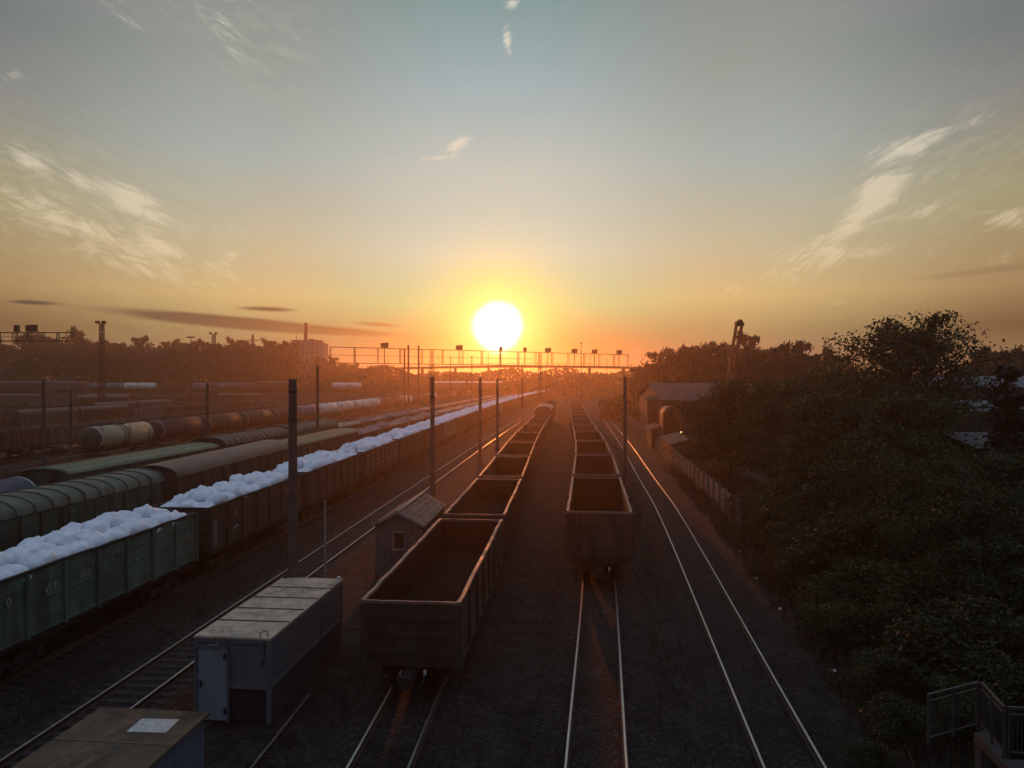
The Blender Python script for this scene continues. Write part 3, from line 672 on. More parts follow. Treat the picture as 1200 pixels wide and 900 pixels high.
for i in range(16):
    w = wagon('gondola', 'P', 91.5 + i*SP, 'open wagon with %s load, %s behind the olive flat-roofed wagon' % ('dusty mauve' if i in (0, 1, 2, 3) else 'pale', ORD[i+1]), 'wagon', 'loaded open wagons behind the covered wagons', M_brown)
    heap_on(w, 0 if i in (0, 1, 2, 3) else 1, '%s heap in the %s open wagon behind the olive roof' % ('dusty mauve' if i in (0, 1, 2, 3) else 'pale crushed', ORD[i+1]))
for i in range(14):
    w = wagon('gondola', 'Q', 104 + i*SP, 'open wagon with %s load, %s beyond the greenish ribbed roof' % ('mauve' if i in (1, 2, 3) else 'pale', ORD[i+1]), 'wagon', 'loaded open wagons by the tank string', M_brown)
    heap_on(w, 0 if i in (1, 2, 3) else 1, '%s heap in the %s open wagon beyond the ribbed roofs' % ('dusty mauve' if i in (1, 2, 3) else 'pale crushed', ORD[i+1]))
# tank wagons
tcol = [(M_cream, 'cream tank wagon streaked with rust, its dark green end facing us'), (M_maroon, 'maroon tank wagon with a pale band behind the cream tank'), (M_tankbrown, 'brown tank wagon behind the maroon one'), (M_tankbrown, 'brown tank wagon, fourth of the tank string'), (M_maroon, 'dark maroon tank wagon, fifth of the tank string, left of the tall mast'), (M_tankblue, 'pale blue-grey tank wagon beside the mast, just before the white tanks')]
tcol += [(M_tankwhite, 'white tank wagon, %s of the bright white group' % ORD[j]) for j in range(1, 5)]
tcol += [(M_tankbrown if j % 3 else M_tankwhite, '%s tank wagon, %s beyond the bright white group' % ('brown' if j % 3 else 'pale', ORD[j])) for j in range(1, 14)]
for i, (m, lab) in enumerate(tcol):
    t = wagon('tank', 'T', 95.2 + i*13.95, lab, 'wagon', 'tank wagons of the left string', m, None, 11)
    if i == 0:
        ec = MB(); n = 28; vs = []
        pr = [(-6.255, .0), (-6.25, .6), (-6.14, 1.13), (-5.96, 1.465), (-5.80, 1.57)]
        for (y, r) in pr:
            for k in range(n): a = 2*math.pi*k/n; vs.append((max(r, .01)*1.004*math.cos(a), y-.01, 2.9+max(r, .01)*1.004*math.sin(a)))
        ec.add(vs, [((q-1)*n+k, (q-1)*n+(k+1) % n, q*n+(k+1) % n, q*n+k)[::-1] for q in range(1, 5) for k in range(n)]); ec.build('tank_end', M_tankgreen, t, True)
# dark open wagons beyond
gcol = [M_redbrown, M_redbrown, M_grey, M_grey, M_brown, M_brown, M_redbrown, M_brown, M_grey, M_brown]
for i in range(10):
    wagon('gondola', 'G', 76 + i*SP, '%s open wagon, %s from the left behind the tank string' % ({M_redbrown: 'red-brown', M_grey: 'grey', M_brown: 'dark brown'}[gcol[i]], ORD[i+1]), 'wagon', 'open wagons beyond the tanks', gcol[i])
for i in range(9):
    wagon('boxcar' if i in (2, 3) else 'gondola', 'H', 100 + i*(SP+1.4), '%s wagon, %s from the left in the far dark string' % ('covered' if i in (2, 3) else 'open', ORD[i+1]), 'wagon', 'wagons of the far dark string', [M_grey, M_brown, M_green2, M_brown][i % 4], M_roofbrown if i in (2, 3) else None)
for i in range(7):
    wagon('boxcar' if i in (1, 4, 5) else 'gondola', 'K', 106 + i*(SP+1.8), '%s wagon, %s from the left in the string below the terrace' % ('covered' if i in (1, 4, 5) else 'open', ORD[i+1]), 'wagon', 'wagons of the string below the terrace', [M_brown, M_grey, M_brown, M_green2][i % 4], M_roofbrown if i in (1, 4, 5) else None)
# the far line on the terrace, running across the view
TR['F'] = [(0, 0), (1, 1)]
def farline(t): return Vector((-205 + 190*t, 288 + 34*t, 4.2))
fdir = (farline(1)-farline(0)).normalized(); frz = math.atan2(fdir.y, fdir.x) - math.pi/2
fl = MB(); fa, fb = farline(-.3), farline(1.0); nrm = Vector((-fdir.y, fdir.x, 0))
fl.add([tuple(fa-nrm*2), tuple(fb-nrm*2), tuple(fb-nrm*1.4+Vector((0,0,.2))), tuple(fa-nrm*1.4+Vector((0,0,.2))), tuple(fb+nrm*1.6+Vector((0,0,.2))), tuple(fa+nrm*1.6+Vector((0,0,.2)))], [(0,1,2,3), (3,2,4,5)])
ft = empty('railway_track'); tag(ft, 'far track along the terrace below the left treeline', kind='structure'); fl.build('ballast_bed', M_ballast, ft)
for s in (-.76, .76): MB().bar(fa+nrm*s+Vector((0,0,.28)), fb+nrm*s+Vector((0,0,.28)), .07, .15).build('rail', M_railrust, ft)
fk = ['gondola', 'boxcar', 'boxcar', 'tank', 'tank', 'gondola', 'tank', 'tank', 'boxcar', 'gondola', 'tank', 'gondola', 'gondola', 'boxcar', 'boxcar']
fm = [M_grey, M_redbrown, M_grey, M_tankblue, M_tankwhite, M_redbrown, M_tankblue, M_grey, M_brown, M_brown, M_tankwhite, M_brown, M_brown, M_grey, M_brown]
d = -6.0
for i, (k, m) in enumerate(zip(fk, fm)):
    Lk = {'gondola': 13.9, 'boxcar': 16.0, 'tank': 12.2}[k]
    o = wagon(k, None, 999, 'far %s %s on the terrace, %s from the left' % ({M_grey: 'grey', M_redbrown: 'red-brown', M_tankblue: 'blue', M_tankwhite: 'white', M_brown: 'brown'}[m], {'gondola': 'open wagon', 'boxcar': 'covered wagon', 'tank': 'tank wagon'}[k], ORD[i+1]), 'wagon', 'wagons of the far line on the terrace', m, (M_galv if i in (13, 14) else M_roofbrown) if k == 'boxcar' else None)
    p = farline(0) + fdir*(d + Lk/2); o.location = (p.x, p.y, 4.2+.36); o.rotation_euler = (0, 0, frz); d += Lk

for row, (off, x0, n, desc) in enumerate(((-34, -236, 10, 'dark string at the terrace foot'), (-66, -236, 8, 'dark string nearer than the terrace foot'))):
    p0 = Vector((x0, 288 + (x0+205)*.179 + off, RT)); d = 0
    bt = empty('railway_track'); tag(bt, 'track under the %s' % desc, kind='structure'); q0 = p0 - fdir*10; q1 = p0 + fdir*(n*15.4+8); b = MB()
    b.add([tuple(q0-nrm*1.9+Vector((0,0,-.345))), tuple(q1-nrm*1.9+Vector((0,0,-.345))), tuple(q1-nrm*1.4+Vector((0,0,-.19))), tuple(q0-nrm*1.4+Vector((0,0,-.19))), tuple(q1+nrm*1.4+Vector((0,0,-.19))), tuple(q0+nrm*1.4+Vector((0,0,-.19)))], [(0,1,2,3), (3,2,4,5)]); b.build('ballast_bed', M_ballast, bt)
    for s_ in (-.76, .76): MB().bar(q0+nrm*s_+Vector((0,0,-.08)), q1+nrm*s_+Vector((0,0,-.08)), .07, .15).build('rail', M_railrust, bt)
    for i in range(n):
        k = ['gondola', 'boxcar', 'gondola', 'gondola', 'boxcar'][(i+row*2) % 5]; Lk = 13.9 if k == 'gondola' else 16.0; m = [M_brown, M_grey, M_redbrown, M_dark, M_brown, M_green2][(i*2+row) % 6]
        o = wagon(k, None, 999, '%s wagon, %s from the left in the %s' % ('open' if k == 'gondola' else 'covered', ORD[i+1], desc), 'wagon', 'wagons of the %s' % desc, m, M_roofbrown if k == 'boxcar' else None)
        p = p0 + fdir*(d+Lk/2); o.location = p; o.rotation_euler = (0, 0, frz); d += Lk

# ------------------------------------------------------------------ masts and lighting gantries
def mast(x, y, h, label, r=.21, arm=True):
    root = empty('concrete_mast', (x, y, 0)); tag(root, label, 'mast', 'concrete masts of the yard')
    MB().tube([(0,0,-.3), (0,0,h*.5), (0,0,h)], [r, r*.88, r*.74], 14).build('pole', M_conc, root, True)
    MB().tube([(0,0,0), (0,0,.35), (0,0,.45)], [.42, .40, .26], 10).build('foundation', M_conc, root)
    c = MB(); c.tube([(0,0,h-.55), (0,0,h-.43)], r*.86, 12); c.tube([(0,0,h-1.6), (0,0,h-1.5)], r*.88, 12); c.build('clamp_band', M_steel, root)
    return root
mast(-8.35, 28.6, 10.05, 'tall thick concrete mast behind the grey cabin, nearest of the masts', .205)
for (y, lab) in ((58, 'concrete mast in front of the bag wagons, second from the camera in its row'), (87, 'concrete mast just below the sun, third in the row'), (106, 'thin concrete mast right below the sun, fourth in the row'), (150, 'far thin mast right of the sun, fifth in the row')):
    mast(xt('L', y) + 2.85, y, 10.2, lab)
mast(10.55, 70, 10.2, 'concrete mast between the centre wagons and the right empty track')
mast(-22.8, 88, 11.6, 'concrete mast in front of the apartment block and its chimney')
mast(-35.7, 88, 9.6, 'concrete mast in front of the brown tank wagons')
mast(-50.2, 80.5, 10.0, 'dark concrete mast in front of the cream tank at the left')
mast(-43.5, 74, 9.0, 'slender mast left of the cream tank wagon', .15)
# small lamp post behind the cabin
lp = empty('post', (-8.22, 33, 0)); tag(lp, 'thin pale steel post behind the grey cabin roof', 'post')
MB().tube([(0,0,-.2), (0,0,4.65)], [.055, .045], 10).build('pole', M_frame, lp, True); MB().box((0, 0, 4.67), (.1, .1, .05)).build('cap', M_frame, lp)

def gantry(a, b, zb, zt, npost, label, lamps, group=None, legs=(0, 1)):
    a, b = Vector((*a, 0)), Vector((*b, 0)); root = empty('lighting_gantry', a, math.atan2((b-a).y, (b-a).x)); L = (b-a).length
    tag(root, label, 'gantry', group)
    t = MB()
    for yy in (-.3, .3): t.bar((0, yy, zb), (L, yy, zb), .15)
    for q in range(int(L/3)): t.bar((q*3, -.3, zb), (q*3+1.5, .3, zb), .06); t.bar((q*3+1.5, .3, zb), (q*3+3, -.3, zb), .06)
    t.build('bottom_chord', M_steel, root)
    t = MB()
    for yy in (-.3, .3): t.bar((0, yy, zt), (L, yy, zt), .13)
    t.build('top_rail', M_steel, root)
    t = MB(); t.bar((0, .3, (zb+zt)/2), (L*.62, .3, (zb+zt)/2), .08); t.build('middle_wire', M_steel, root)
    for i in range(npost+1):
        p = MB(); x = L*i/npost
        for yy in (-.3, .3): p.bar((x, yy, zb), (x, yy, zt), .13 if i % 2 else .10)
        p.build('upright', M_steel, root)
    for (u, hh, two) in lamps:
        lg = MB(); x = u*L; lg.bar((x, 0, zb), (x, 0, zt+.3), .16)
        for s in ((-.45, .45) if two else (0,)):
            lg.box((x+s, -.1, zt+.75), (.82 if two else .7, .55, .95 if s <= 0 else 1.1), ry=.1*s)
        lg.box((x, 0, zt+.22), (1.8 if two else 1.0, .6, .14)); lg.build('floodlight', M_steel, root)
    for e in legs:
        lg = MB(); x = L*e
        for dx_ in (-.5, .5):
            for dy_ in (-.5, .5): lg.bar((x+dx_, dy_, -.1), (x+dx_*.6, dy_*.6, zt), .11)
        for q in range(10):
            z0, z1 = q*zb/10, (q+1)*zb/10
            for dy_ in (-.48, .48): lg.bar((x-.48, dy_, z0), (x+.46, dy_, z1), .07)
            for dx_ in (-.48, .48): lg.bar((x+dx_, -.48, z0), (x+dx_, .46, z1), .07)
        lg.build('support_tower', M_steel, root)
    return root
gantry((-40, 165.4), (34, 220), 13.6, 17.1, 16, 'long lighting gantry with floodlight boxes spanning the yard under the sun', [(0.143, .9, True), (0.364, .9, True), (0.501, .9, False), (0.586, .9, False), (0.671, .9, True), (0.773, .9, True), (0.855, .9, True), (0.960, .9, True)], 'lighting gantries', legs=(.28, .642))
gantry((-92, 124), (-72.5, 124), 16.3, 17.7, 8, 'thin lighting gantry with tilted floodlights at the far left over the trees', [(.53, .9, False), (.655, .9, True)], 'lighting gantries', legs=())
gm = empty('steel_pole', (-91.5, 124, 0)); tag(gm, 'thin pole carrying the far left lighting gantry', 'pole'); MB().tube([(0,0,0), (0,0,16.2)], [.22, .16], 8).build('pole', M_steel, gm)
def lattice(x, y, z0, h, w, label, lamps=True, cat='tower'):
    root = empty('lattice_tower', (x, y, z0)); tag(root, label, cat, 'lattice floodlight towers'); b = MB()
    for sx_ in (-1, 1):
        for sy_ in (-1, 1): b.bar((sx_*w, sy_*w, -.2), (sx_*w*.55, sy_*w*.55, h), .16)
    n = int(h/1.8)
    for q in range(n):
        za, zb = q*h/n, (q+1)*h/n; wa, wb = w*(1-.45*q/n), w*(1-.45*(q+1)/n)
        for s in (-1, 1):
            b.bar((-wa, s*wa, za), (wb, s*wb, zb), .08); b.bar((wa, s*wa, za), (-wb, s*wb, zb), .08); b.bar((s*wa, -wa, za), (s*wb, wb, zb), .08)
            b.bar((-wb, s*wb, zb), (wb, s*wb, zb), .08)
    b.build('lattice', M_steel, root)
    p = MB(); p.box((0, 0, h), (w*2, w*2, .12)); p.build('platform', M_steel, root)
    if lamps:
        for s in (-1, 1):
            l = MB(); l.box((s*w*1.2, -.5, h+.35), (.9, .5, .6)); l.build('floodlight', M_steel, root)
    return root
lattice(-95, 174, 0, 22.8, .6, 'tall lattice floodlight tower beside the left treeline')
lattice(-104, 262, 0, 25.6, .8, 'lattice tower with flared top above the trees, left of the pylon')
lattice(-103, 300, 4.2, 19.5, .7, 'short lattice mast close to the apartment block', False)
lm = empty('floodlight_mast', (-109, 255, 3.5)); tag(lm, 'slim floodlight mast with a flat lamp crown in the left treeline', 'mast')
MB().tube([(0,0,-.5), (0,0,20.6)], [.28, .16], 8).build('pole', M_steel, lm); MB().box((0, 0, 20.7), (2.6, .6, .45)).build('lamp_crown', M_steel, lm)
py = empty('power_pylon', (-127.7, 370, 4.7)); py.scale = (.88, .88, .88); tag(py, 'distant power pylon with cross arms left of the apartment block', 'pylon'); b = MB()
for s in (-1, 1):
    for q in (-1, 1): b.bar((s*2.2, q*2.2, 0), (s*.3, q*.3, 31), .3)
for i in range(10):
    z = i*3; w = 2.2-1.9*z/31; b.bar((-w, -w, z), (w, -w, z+3), .16); b.bar((w, -w, z), (-w, -w, z+3), .16)
b.build('lattice', M_steel, py); b = MB()
for z, w in ((19, 6), (23.5, 4.5), (27.5, 3.5)): b.bar((-w, 0, z), (w, 0, z), .3); b.bar((-w, 0, z), (0, 0, z+1.6), .15); b.bar((w, 0, z), (0, 0, z+1.6), .15)
b.build('cross_arms', M_steel, py)
an = empty('antenna', (-106.2, 370, 4.8)); an.scale = (.87, .87, .87); tag(an, 'thin antenna mast just left of the apartment block', 'antenna'); MB().tube([(0,0,0), (0,0,31)], [.3, .15], 6).build('pole', M_steel, an)
for i, (px, top, yy) in enumerate([(640, 424, 260), (655, 427, 300), (681, 402, 222), (663, 428, 320), (690, 426, 300), (711, 421, 320), (740, 428, 300), (758, 424, 330), (780, 426, 340), (528, 419, 205), (608, 425, 250), (553, 418, 200)]):
    h = 10.06 + (444-top)*yy/880
    o = empty('far_mast', ((px-600)*yy/880, yy, 0)); tag(o, 'thin far mast on the skyline, %s' % ['third right of the sun', 'between the floodlights right of the sun', 'tallest, with a small lamp, above the gantry', 'short, left of the tallest mast', 'short, right of the tallest mast', 'slightly tall, near the right gantry end', 'just past the right gantry end', 'second past the right gantry end', 'at the foot of the right trees', 'left of the sun under the gantry', 'right under the sun edge', 'beside the sun streak'][i], 'mast', 'thin far masts')
    MB().tube([(0,0,0), (0,0,h)], [.16, .10], 6).build('pole', M_steel, o)
    MB().box((0, 0, h), (.5, .3, .3)).build('lamp', M_steel, o)
# two thick stacks left of the sun
for i, (px, top, w) in enumerate([(478.7, 405, 1.05), (490.6, 405.5, 1.0), (474, 409, .9)]):
    yy = 230; h = 10.06+(444-top)*yy/880; o = empty('steel_pole', ((px-600)*yy/880, yy, 0)); tag(o, ['thick dark pole left of the sun, middle of three', 'thick dark pole nearest the sun', 'shorter thick pole farthest from the sun'][i], 'pole', 'thick poles left of the sun')
    MB().tube([(0,0,0), (0,0,h)], [w*.36, w*.28], 8).build('pole', M_steel, o); MB().tube([(0,0,h-.3), (0,0,h+.15)], w*.36, 8).build('cap', M_steel, o)

# ------------------------------------------------------------------ cabin, shed, hut at lower left
cab = empty('site_cabin', (-8.18, 21.9, 0), -math.atan(.10)); tag(cab, 'raised blue-grey site cabin with white door and tan seamed roof', 'cabin')
Lc, Wc, zf, zr = 6.5, 2.28, 1.0, 2.47
b = MB(); b.box((0, Lc/2, (zf+zr)/2-.02), (Wc-.08, Lc-.08, zr-zf-.06)); b.build('wall', M_cabin, cab)
b = MB()
for q in range(32): b.box((Wc/2-.036, .14+q*.2, (zf+zr)/2-.02), (.016, .08, zr-zf-.2))
b.build('wall_ribs', M_cabin, cab)
b = MB()
for sx_ in (-1, 1):
    for yy in (.05, Lc-.05): b.box((sx_*(Wc/2-.05), yy, zr/2), (.12, .12, zr-.02))
    b.box((sx_*(Wc/2-.03), Lc/2, zf+.05), (.07, Lc-.24, .12)); b.box((sx_*(Wc/2-.03), Lc/2, zr-.08), (.075, Lc-.24, .12))
for yy in (.03, Lc-.03): b.box((0, yy, zr-.08), (Wc-.24, .075, .12)); b.box((0, yy, zf+.05), (Wc-.24, .07, .1))
b.build('frame', M_cabin, cab)
b = MB(); b.box((0, Lc/2, zr+.02), (Wc+.06, Lc+.06, .06)); rf = b.build('roof', M_cabroof, cab)
b = MB()
for q in (1.35, 2.6, 3.85, 5.1): b.box((0, q+.1, zr+.056), (Wc+.0, .075, .02), rz=rb.uniform(-.006, .006))
b.build('roof_seam', M_seam_shade, rf)
b = MB(); b.box((-.62, .015, 1.12), (.92, .05, 2.12)); dr_ = b.build('door', M_door, cab)
b = MB(); b.box((-1.11, -.0, 1.12), (.06, .09, 2.2)); b.box((-.13, -.0, 1.12), (.06, .09, 2.2)); b.box((-.62, 0, 2.215), (.92, .09, .06)); b.build('door_frame', M_cabin, dr_)
b = MB(); b.box((-.95, -.045, 1.12), (.05, .03, .2)); b.bar((-.97, -.08, 1.15), (-.84, -.08, 1.15), .025); b.build('handle', M_dark, dr_)
for z in (1.95, .35):
    b = MB(); b.box((-.19, -.055, z), (.10, .03, .17)); b.build('hinge', M_dark, dr_)
b = MB(); b.box((.50, .07, .5), (1.14, .04, .92)); b.build('front_void_shade', M_seam_shade, cab)  # shade of the open cabin underside put in as a black panel
b = MB(); b.box((0, Lc/2+.08, .49), (Wc-.10, Lc-.3, .96)); b.build('void_shade', mat('dark_void_shade', (.035, .037, .042), .7, var=.2, scale=1.5), cab)  # dark sheet closing the void below the floor, coloured as its shade
b = MB(); b.tube([(.85, .02, zr+.05), (.8, .1, zr+.16), (.95, .2, zr+.2), (1.05, .12, zr+.1), (.98, -.03, zr-.05), (1.0, -.03, zr-.5), (.9, -.03, zr-.62), (.96, -.03, zr-.75)], .018, 6); b.build('cable_loop', M_dark, cab)
b = MB(); b.box((-.55, -.03, zr-.20), (.3, .05, .05)); b.build('lamp', M_frame, cab)
for sx_ in (-1, 1):
    b = MB(); b.tube([(sx_*(Wc/2-.1), Lc-.1, zr+.05), (sx_*(Wc/2-.1), Lc-.1, zr+.16)], .07, 8); b.build('lifting_eye', M_hose if sx_ > 0 else M_dark, cab)
shed = empty('storage_shed', (-8.15, 17.05, 0), -math.atan(.10)); tag(shed, 'corrugated blue-grey storage shed with stained flat brown roof at lower left', 'shed')
Ls, Ws = 6.0, 2.56
b = MB(); b.box((0, -Ls/2, 1.22), (Ws-.12, Ls-.12, 2.44)); b.build('wall', M_shedwall, shed)
b = MB()
for q in range(58): b.tube([(Ws/2-.055, -.12-q*.1, .02), (Ws/2-.055, -.12-q*.1, 2.42)], .028, 6, False)
for q in range(24): b.tube([(-Ws/2+.13+q*.1, -.055, .02), (-Ws/2+.13+q*.1, -.055, 2.42)], .028, 6, False)
b.build('corrugation', M_shedwall, shed)
b = MB(); b.box((0, -Ls/2, 2.48), (Ws+.08, Ls+.08, .06)); rf = b.build('roof', M_shedroof, shed)
b = MB()
for q in (1.5, 3.0, 4.5): b.box((0, -q, 2.516), (Ws+.02, .05, .014))
b.build('roof_seam', mat('felt_lap', (.11, .08, .055), .9), rf)
b = MB(); b.box((.42, -.72, 2.516), (.86, .62, .012), rz=.06); b.build('roof_patch', M_patch, rf)
b = MB(); vs = [(-.35, -.2), (-.05, -.25), (-.15, -1.0), (-.28, -2.2), (-.35, -3.6), (-.75, -3.7), (-.62, -2.4), (-.42, -1.2)]
b.add([(x, y, 2.514) for x, y in vs], [tuple(range(8))[::-1]]); vs = [(.15, -1.3), (.33, -1.35), (.1, -2.6), (-.05, -3.8), (-.25, -3.8), (-.1, -2.4)]
b.add([(x, y, 2.514) for x, y in vs], [tuple(range(6))[::-1]]); b.build('roof_stain', mat('tar_stain', (.085, .062, .045), .85, var=.4, scale=5), rf)
hut = empty('gabled_hut', (-5.75, 38, 0), -math.atan(.085)); tag(hut, 'small board hut with gabled slate roof and one dark window', 'hut')
Wh, Lh, ze, zp = 2.42, 6.2, 2.72, 3.34
b = MB(); w = Wh/2
b.add([(-w, 0, 0), (w, 0, 0), (w, 0, ze), (0, 0, zp-.04), (-w, 0, ze), (-w, Lh, 0), (w, Lh, 0), (w, Lh, ze), (0, Lh, zp-.04), (-w, Lh, ze)], [(0,1,2,3,4), (9,8,7,6,5), (0,4,9,5), (1,6,7,2)])
for q in range(17): b.box((0, -.012, .1+q*.16), (Wh-.02, .022, .13))
b.build('wall', M_hutwall, hut)
b = MB()
for s in (-1, 1):
    e = Vector((s*(w+.16), 0, ze-.09)); t = Vector((0, 0, zp)); d_ = (e-t)
    for q in range(2): pass
    b.add([tuple(t+Vector((0, -.22, .02))), tuple(t+Vector((0, Lh+.2, .02))), tuple(e+Vector((0, Lh+.2, .02))), tuple(e+Vector((0, -.22, .02))),
           tuple(t+Vector((0, -.22, -.05))), tuple(t+Vector((0, Lh+.2, -.05))), tuple(e+Vector((0, Lh+.2, -.05))), tuple(e+Vector((0, -.22, -.05)))], [(0,1,2,3) if s < 0 else (3,2,1,0), (4,5,6,7), (0,3,7,4), (1,2,6,5), (2,3,7,6)])
    nrm_ = Vector((-d_.z*s, 0, abs(d_.x))).normalized()
    for q in range(1, 5):
        p = t.lerp(e, q/5); b.bar(p+Vector((0, -.2, .035)), p+Vector((0, Lh+.18, .035)), .05, .03)
    for q in range(1, 9):
        yy = -.2+q*(Lh+.35)/9; b.bar(t+Vector((0, yy, .03)), e+Vector((0, yy, .03)), .03, .02)
rf = b.build('roof', M_hutroof, hut); b = MB(); b.bar((0, -.24, zp+.05), (0, Lh+.22, zp+.05), .22, .07); b.build('ridge_cap', M_rim, rf)
b = MB(); b.bar((w+.17, -.23, ze-.09), (0, -.23, zp+.0), .04, .12); b.bar((-w-.17, -.23, ze-.09), (0, -.23, zp), .04, .12); b.build('verge_board', M_frame, rf)
b = MB(); b.box((.05, -.04, 1.87), (.52, .03, .8)); wn = b.build('window', M_glass, hut)
b = MB()
for s in (-1, 1): b.box((.05+s*.29, -.06, 1.87), (.06, .05, .92)); b.box((.05, -.06, 1.87+s*.43), (.52, .05, .06))
b.build('frame', M_frame, wn)
b = MB(); b.box((.05, -.07, 1.40), (.74, .1, .04)); b.build('sill', M_frame, wn)

# ------------------------------------------------------------------ right side: fence, sheds, hall, crane jib
fen = empty('concrete_fence', (0, 0, 0)); tag(fen, 'concrete panel fence with pale posts beside the right-hand track', 'fence')
pm_ = None; pstm = None
yv = 50.0; i = 0
while yv < 188:
    x0, x1 = xt('R', yv)+4.3, xt('R', yv+2.6)+4.3; an_ = math.atan2(x1-x0, 2.6)
    if pm_ is None:
        b = MB(); b.box((0, 1.3, 1.0), (.10, 2.42, 1.95))
        for q in range(5): b.box((-.06, .26+q*.52, 1.0), (.03, .40, 1.6))
        pm_ = b.build('panel', M_fence, fen); pstm = MB().box((-.03, 0, 1.05), (.24, .19, 2.2)).build('post', M_fence, fen); p1, p2 = pm_, pstm
    else:
        p1 = pm_.copy(); p2 = pstm.copy(); COL.objects.link(p1); COL.objects.link(p2)
    for p in (p1, p2): p.parent = fen; p.location = (x0, yv, -.15); p.rotation_euler = (0, 0, -an_)
    yv += 2.6; i += 1
def shed_box(name, label, cat, c, d, hgt, rise, ridge='x', rz=0, wm=M_brick, rm=M_lowroof, over=.3, windows=0, group=None):
    root = empty(name, (c[0], c[1], 0), rz); tag(root, label, cat, group); w, l = d[0]/2, d[1]/2
    b = MB()
    if ridge == 'x':
        b.add([(-w,-l,-.3), (w,-l,-.3), (w,l,-.3), (-w,l,-.3), (-w,-l,hgt), (w,-l,hgt), (w,l,hgt), (-w,l,hgt), (-w,0,hgt+rise), (w,0,hgt+rise)], [(0,1,5,4), (2,3,7,6), (0,4,8,7,3), (1,2,6,9,5)])
        r = MB(); 
        for s in (-1, 1):
            vs = [(-w-over, s*(l+over), hgt-rise*over/l), (w+over, s*(l+over), hgt-rise*over/l), (w+over, 0, hgt+rise), (-w-over, 0, hgt+rise)]
            r.add([(x, y, z+.03) for x, y, z in vs]+[(x, y, z+.11) for x, y, z in vs], [(3,2,1,0), (4,5,6,7), (0,1,5,4), (1,2,6,5), (0,4,7,3)])
        for q in range(int(d[0]/1.0)):
            for s in (-1, 1): r.bar((-w+.5+q, s*(l+over), hgt-rise*over/l+.12), (-w+.5+q, 0, hgt+rise+.12), .09, .04)
    else:
        b.add([(-w,-l,-.3), (w,-l,-.3), (w,l,-.3), (-w,l,-.3), (-w,-l,hgt), (w,-l,hgt), (w,l,hgt), (-w,l,hgt), (0,-l,hgt+rise), (0,l,hgt+rise)], [(0,1,5,8,4), (2,3,7,9,6), (0,4,7,3), (1,2,6,5)])
        r = MB()
        for s in (-1, 1):
            vs = [(s*(w+over), -l-over, hgt-rise*over/w), (s*(w+over), l+over, hgt-rise*over/w), (0, l+over, hgt+rise), (0, -l-over, hgt+rise)]
            r.add([(x, y, z+.03) for x, y, z in vs]+[(x, y, z+.11) for x, y, z in vs], [(3,2,1,0), (4,5,6,7), (0,1,5,4), (1,2,6,5), (0,4,7,3), (2,3,7,6)])
        for q in range(int(d[1]/1.0)):
            for s in (-1, 1): r.bar((s*(w+over), -l+.5+q, hgt-rise*over/w+.12), (0, -l+.5+q, hgt+rise+.12), .09, .04)
    b.build('wall', wm, root); r.build('roof', rm, root)
    for q in range(windows):
        k = MB(); k.box((-w+d[0]*(q+.5)/windows, -l-.02, hgt*.55), (d[0]/windows*.5, .06, hgt*.35)); k.build('window', M_glass, root)
    return root
M_mauve = mat('mauve_hall_roof', (.038, .033, .036), .9, var=.12, scale=.5)
shed_box('long_hall', 'long low hall with dull mauve roof behind the concrete fence', 'hall', (37.0, 136), (24, 34), 6.6, 2.6, 'x', -.06, M_brick, M_mauve, windows=6)
shed_box('low_shed', 'low shed with pale sloping roof right behind the fence', 'shed', (21.1, 92.5), (3.8, 11), 2.5, .5, 'y', -.09, M_brick, M_lowroof, windows=1)
shed_box('low_shed', 'small shed behind the fence beyond the arched shelter', 'shed', (22.0, 113.5), (2.6, 8), 2.6, .5, 'y', -.09, M_brick, M_lowroof, windows=1)
kb = shed_box('brick_kiosk', 'narrow dark brick tower kiosk beyond the fence', 'kiosk', (23.6, 127), (1.7, 2.6), 6.6, .6, 'x', -.09, M_brick, M_lowroof, .15, 1)
ar = empty('arched_shelter', (22.6, 106, 0), -.09); tag(ar, 'arch-roofed metal shelter standing behind the low shed', 'shelter')
pr = [(math.sin(a)*1.25, 4.9+1.25*math.cos(a)) for a in [(-1+2*i/14)*math.pi/2 for i in range(15)]]
pr = [(-1.25, -.2)] + pr + [(1.25, -.2)]
b = MB(); b.sweep(pr + [(x*.95, z-.06 if z > 0 else z) for x, z in pr[::-1]], [(0, 0, 0, 0), (0, 5, 0, 0)]); b.build('shell', M_dark, ar, True)
b = MB(); b.sweep([(x*1.03, z+.04) for x, z in pr] + [(x*.96, z-.04) for x, z in pr[::-1]], [(0, -.1, 0, 0), (0, .0, 0, 0)]); b.build('edge_trim', M_rim, ar)
b = MB(); b.box((0, 4.9, 2.4), (2.3, .06, 4.8)); b.build('back_wall', M_brick, ar)
# emissive globe added on a pole for the bright glint by the sheds
em = bpy.data.materials.new('glint_glow'); em.use_nodes = True; e_ = em.node_tree.nodes['Principled BSDF']; e_.inputs['Emission Color'].default_value = (1, .62, .25, 1); e_.inputs['Emission Strength'].default_value = 3.0; e_.inputs['Base Color'].default_value = (.8, .7, .5, 1)
lo = empty('glint_globe', (20.35, 90.3, 0)); tag(lo, 'small glowing globe added for a bright glint beside the low shed roof', 'lamp'); MB().tube([(0,0,0), (0,0,3.5)], .05, 8).build('pole', M_steel, lo)
MB().tube([(0,0,3.42), (0,0,3.5), (0,0,3.7), (0,0,3.75)], [.05, .08, .08, .03], 10).build('glint_bulb', em, lo); MB().tube([(0,0,3.74), (0,0,3.82)], [.24, .06], 10).build('glint_cap', M_steel, lo)
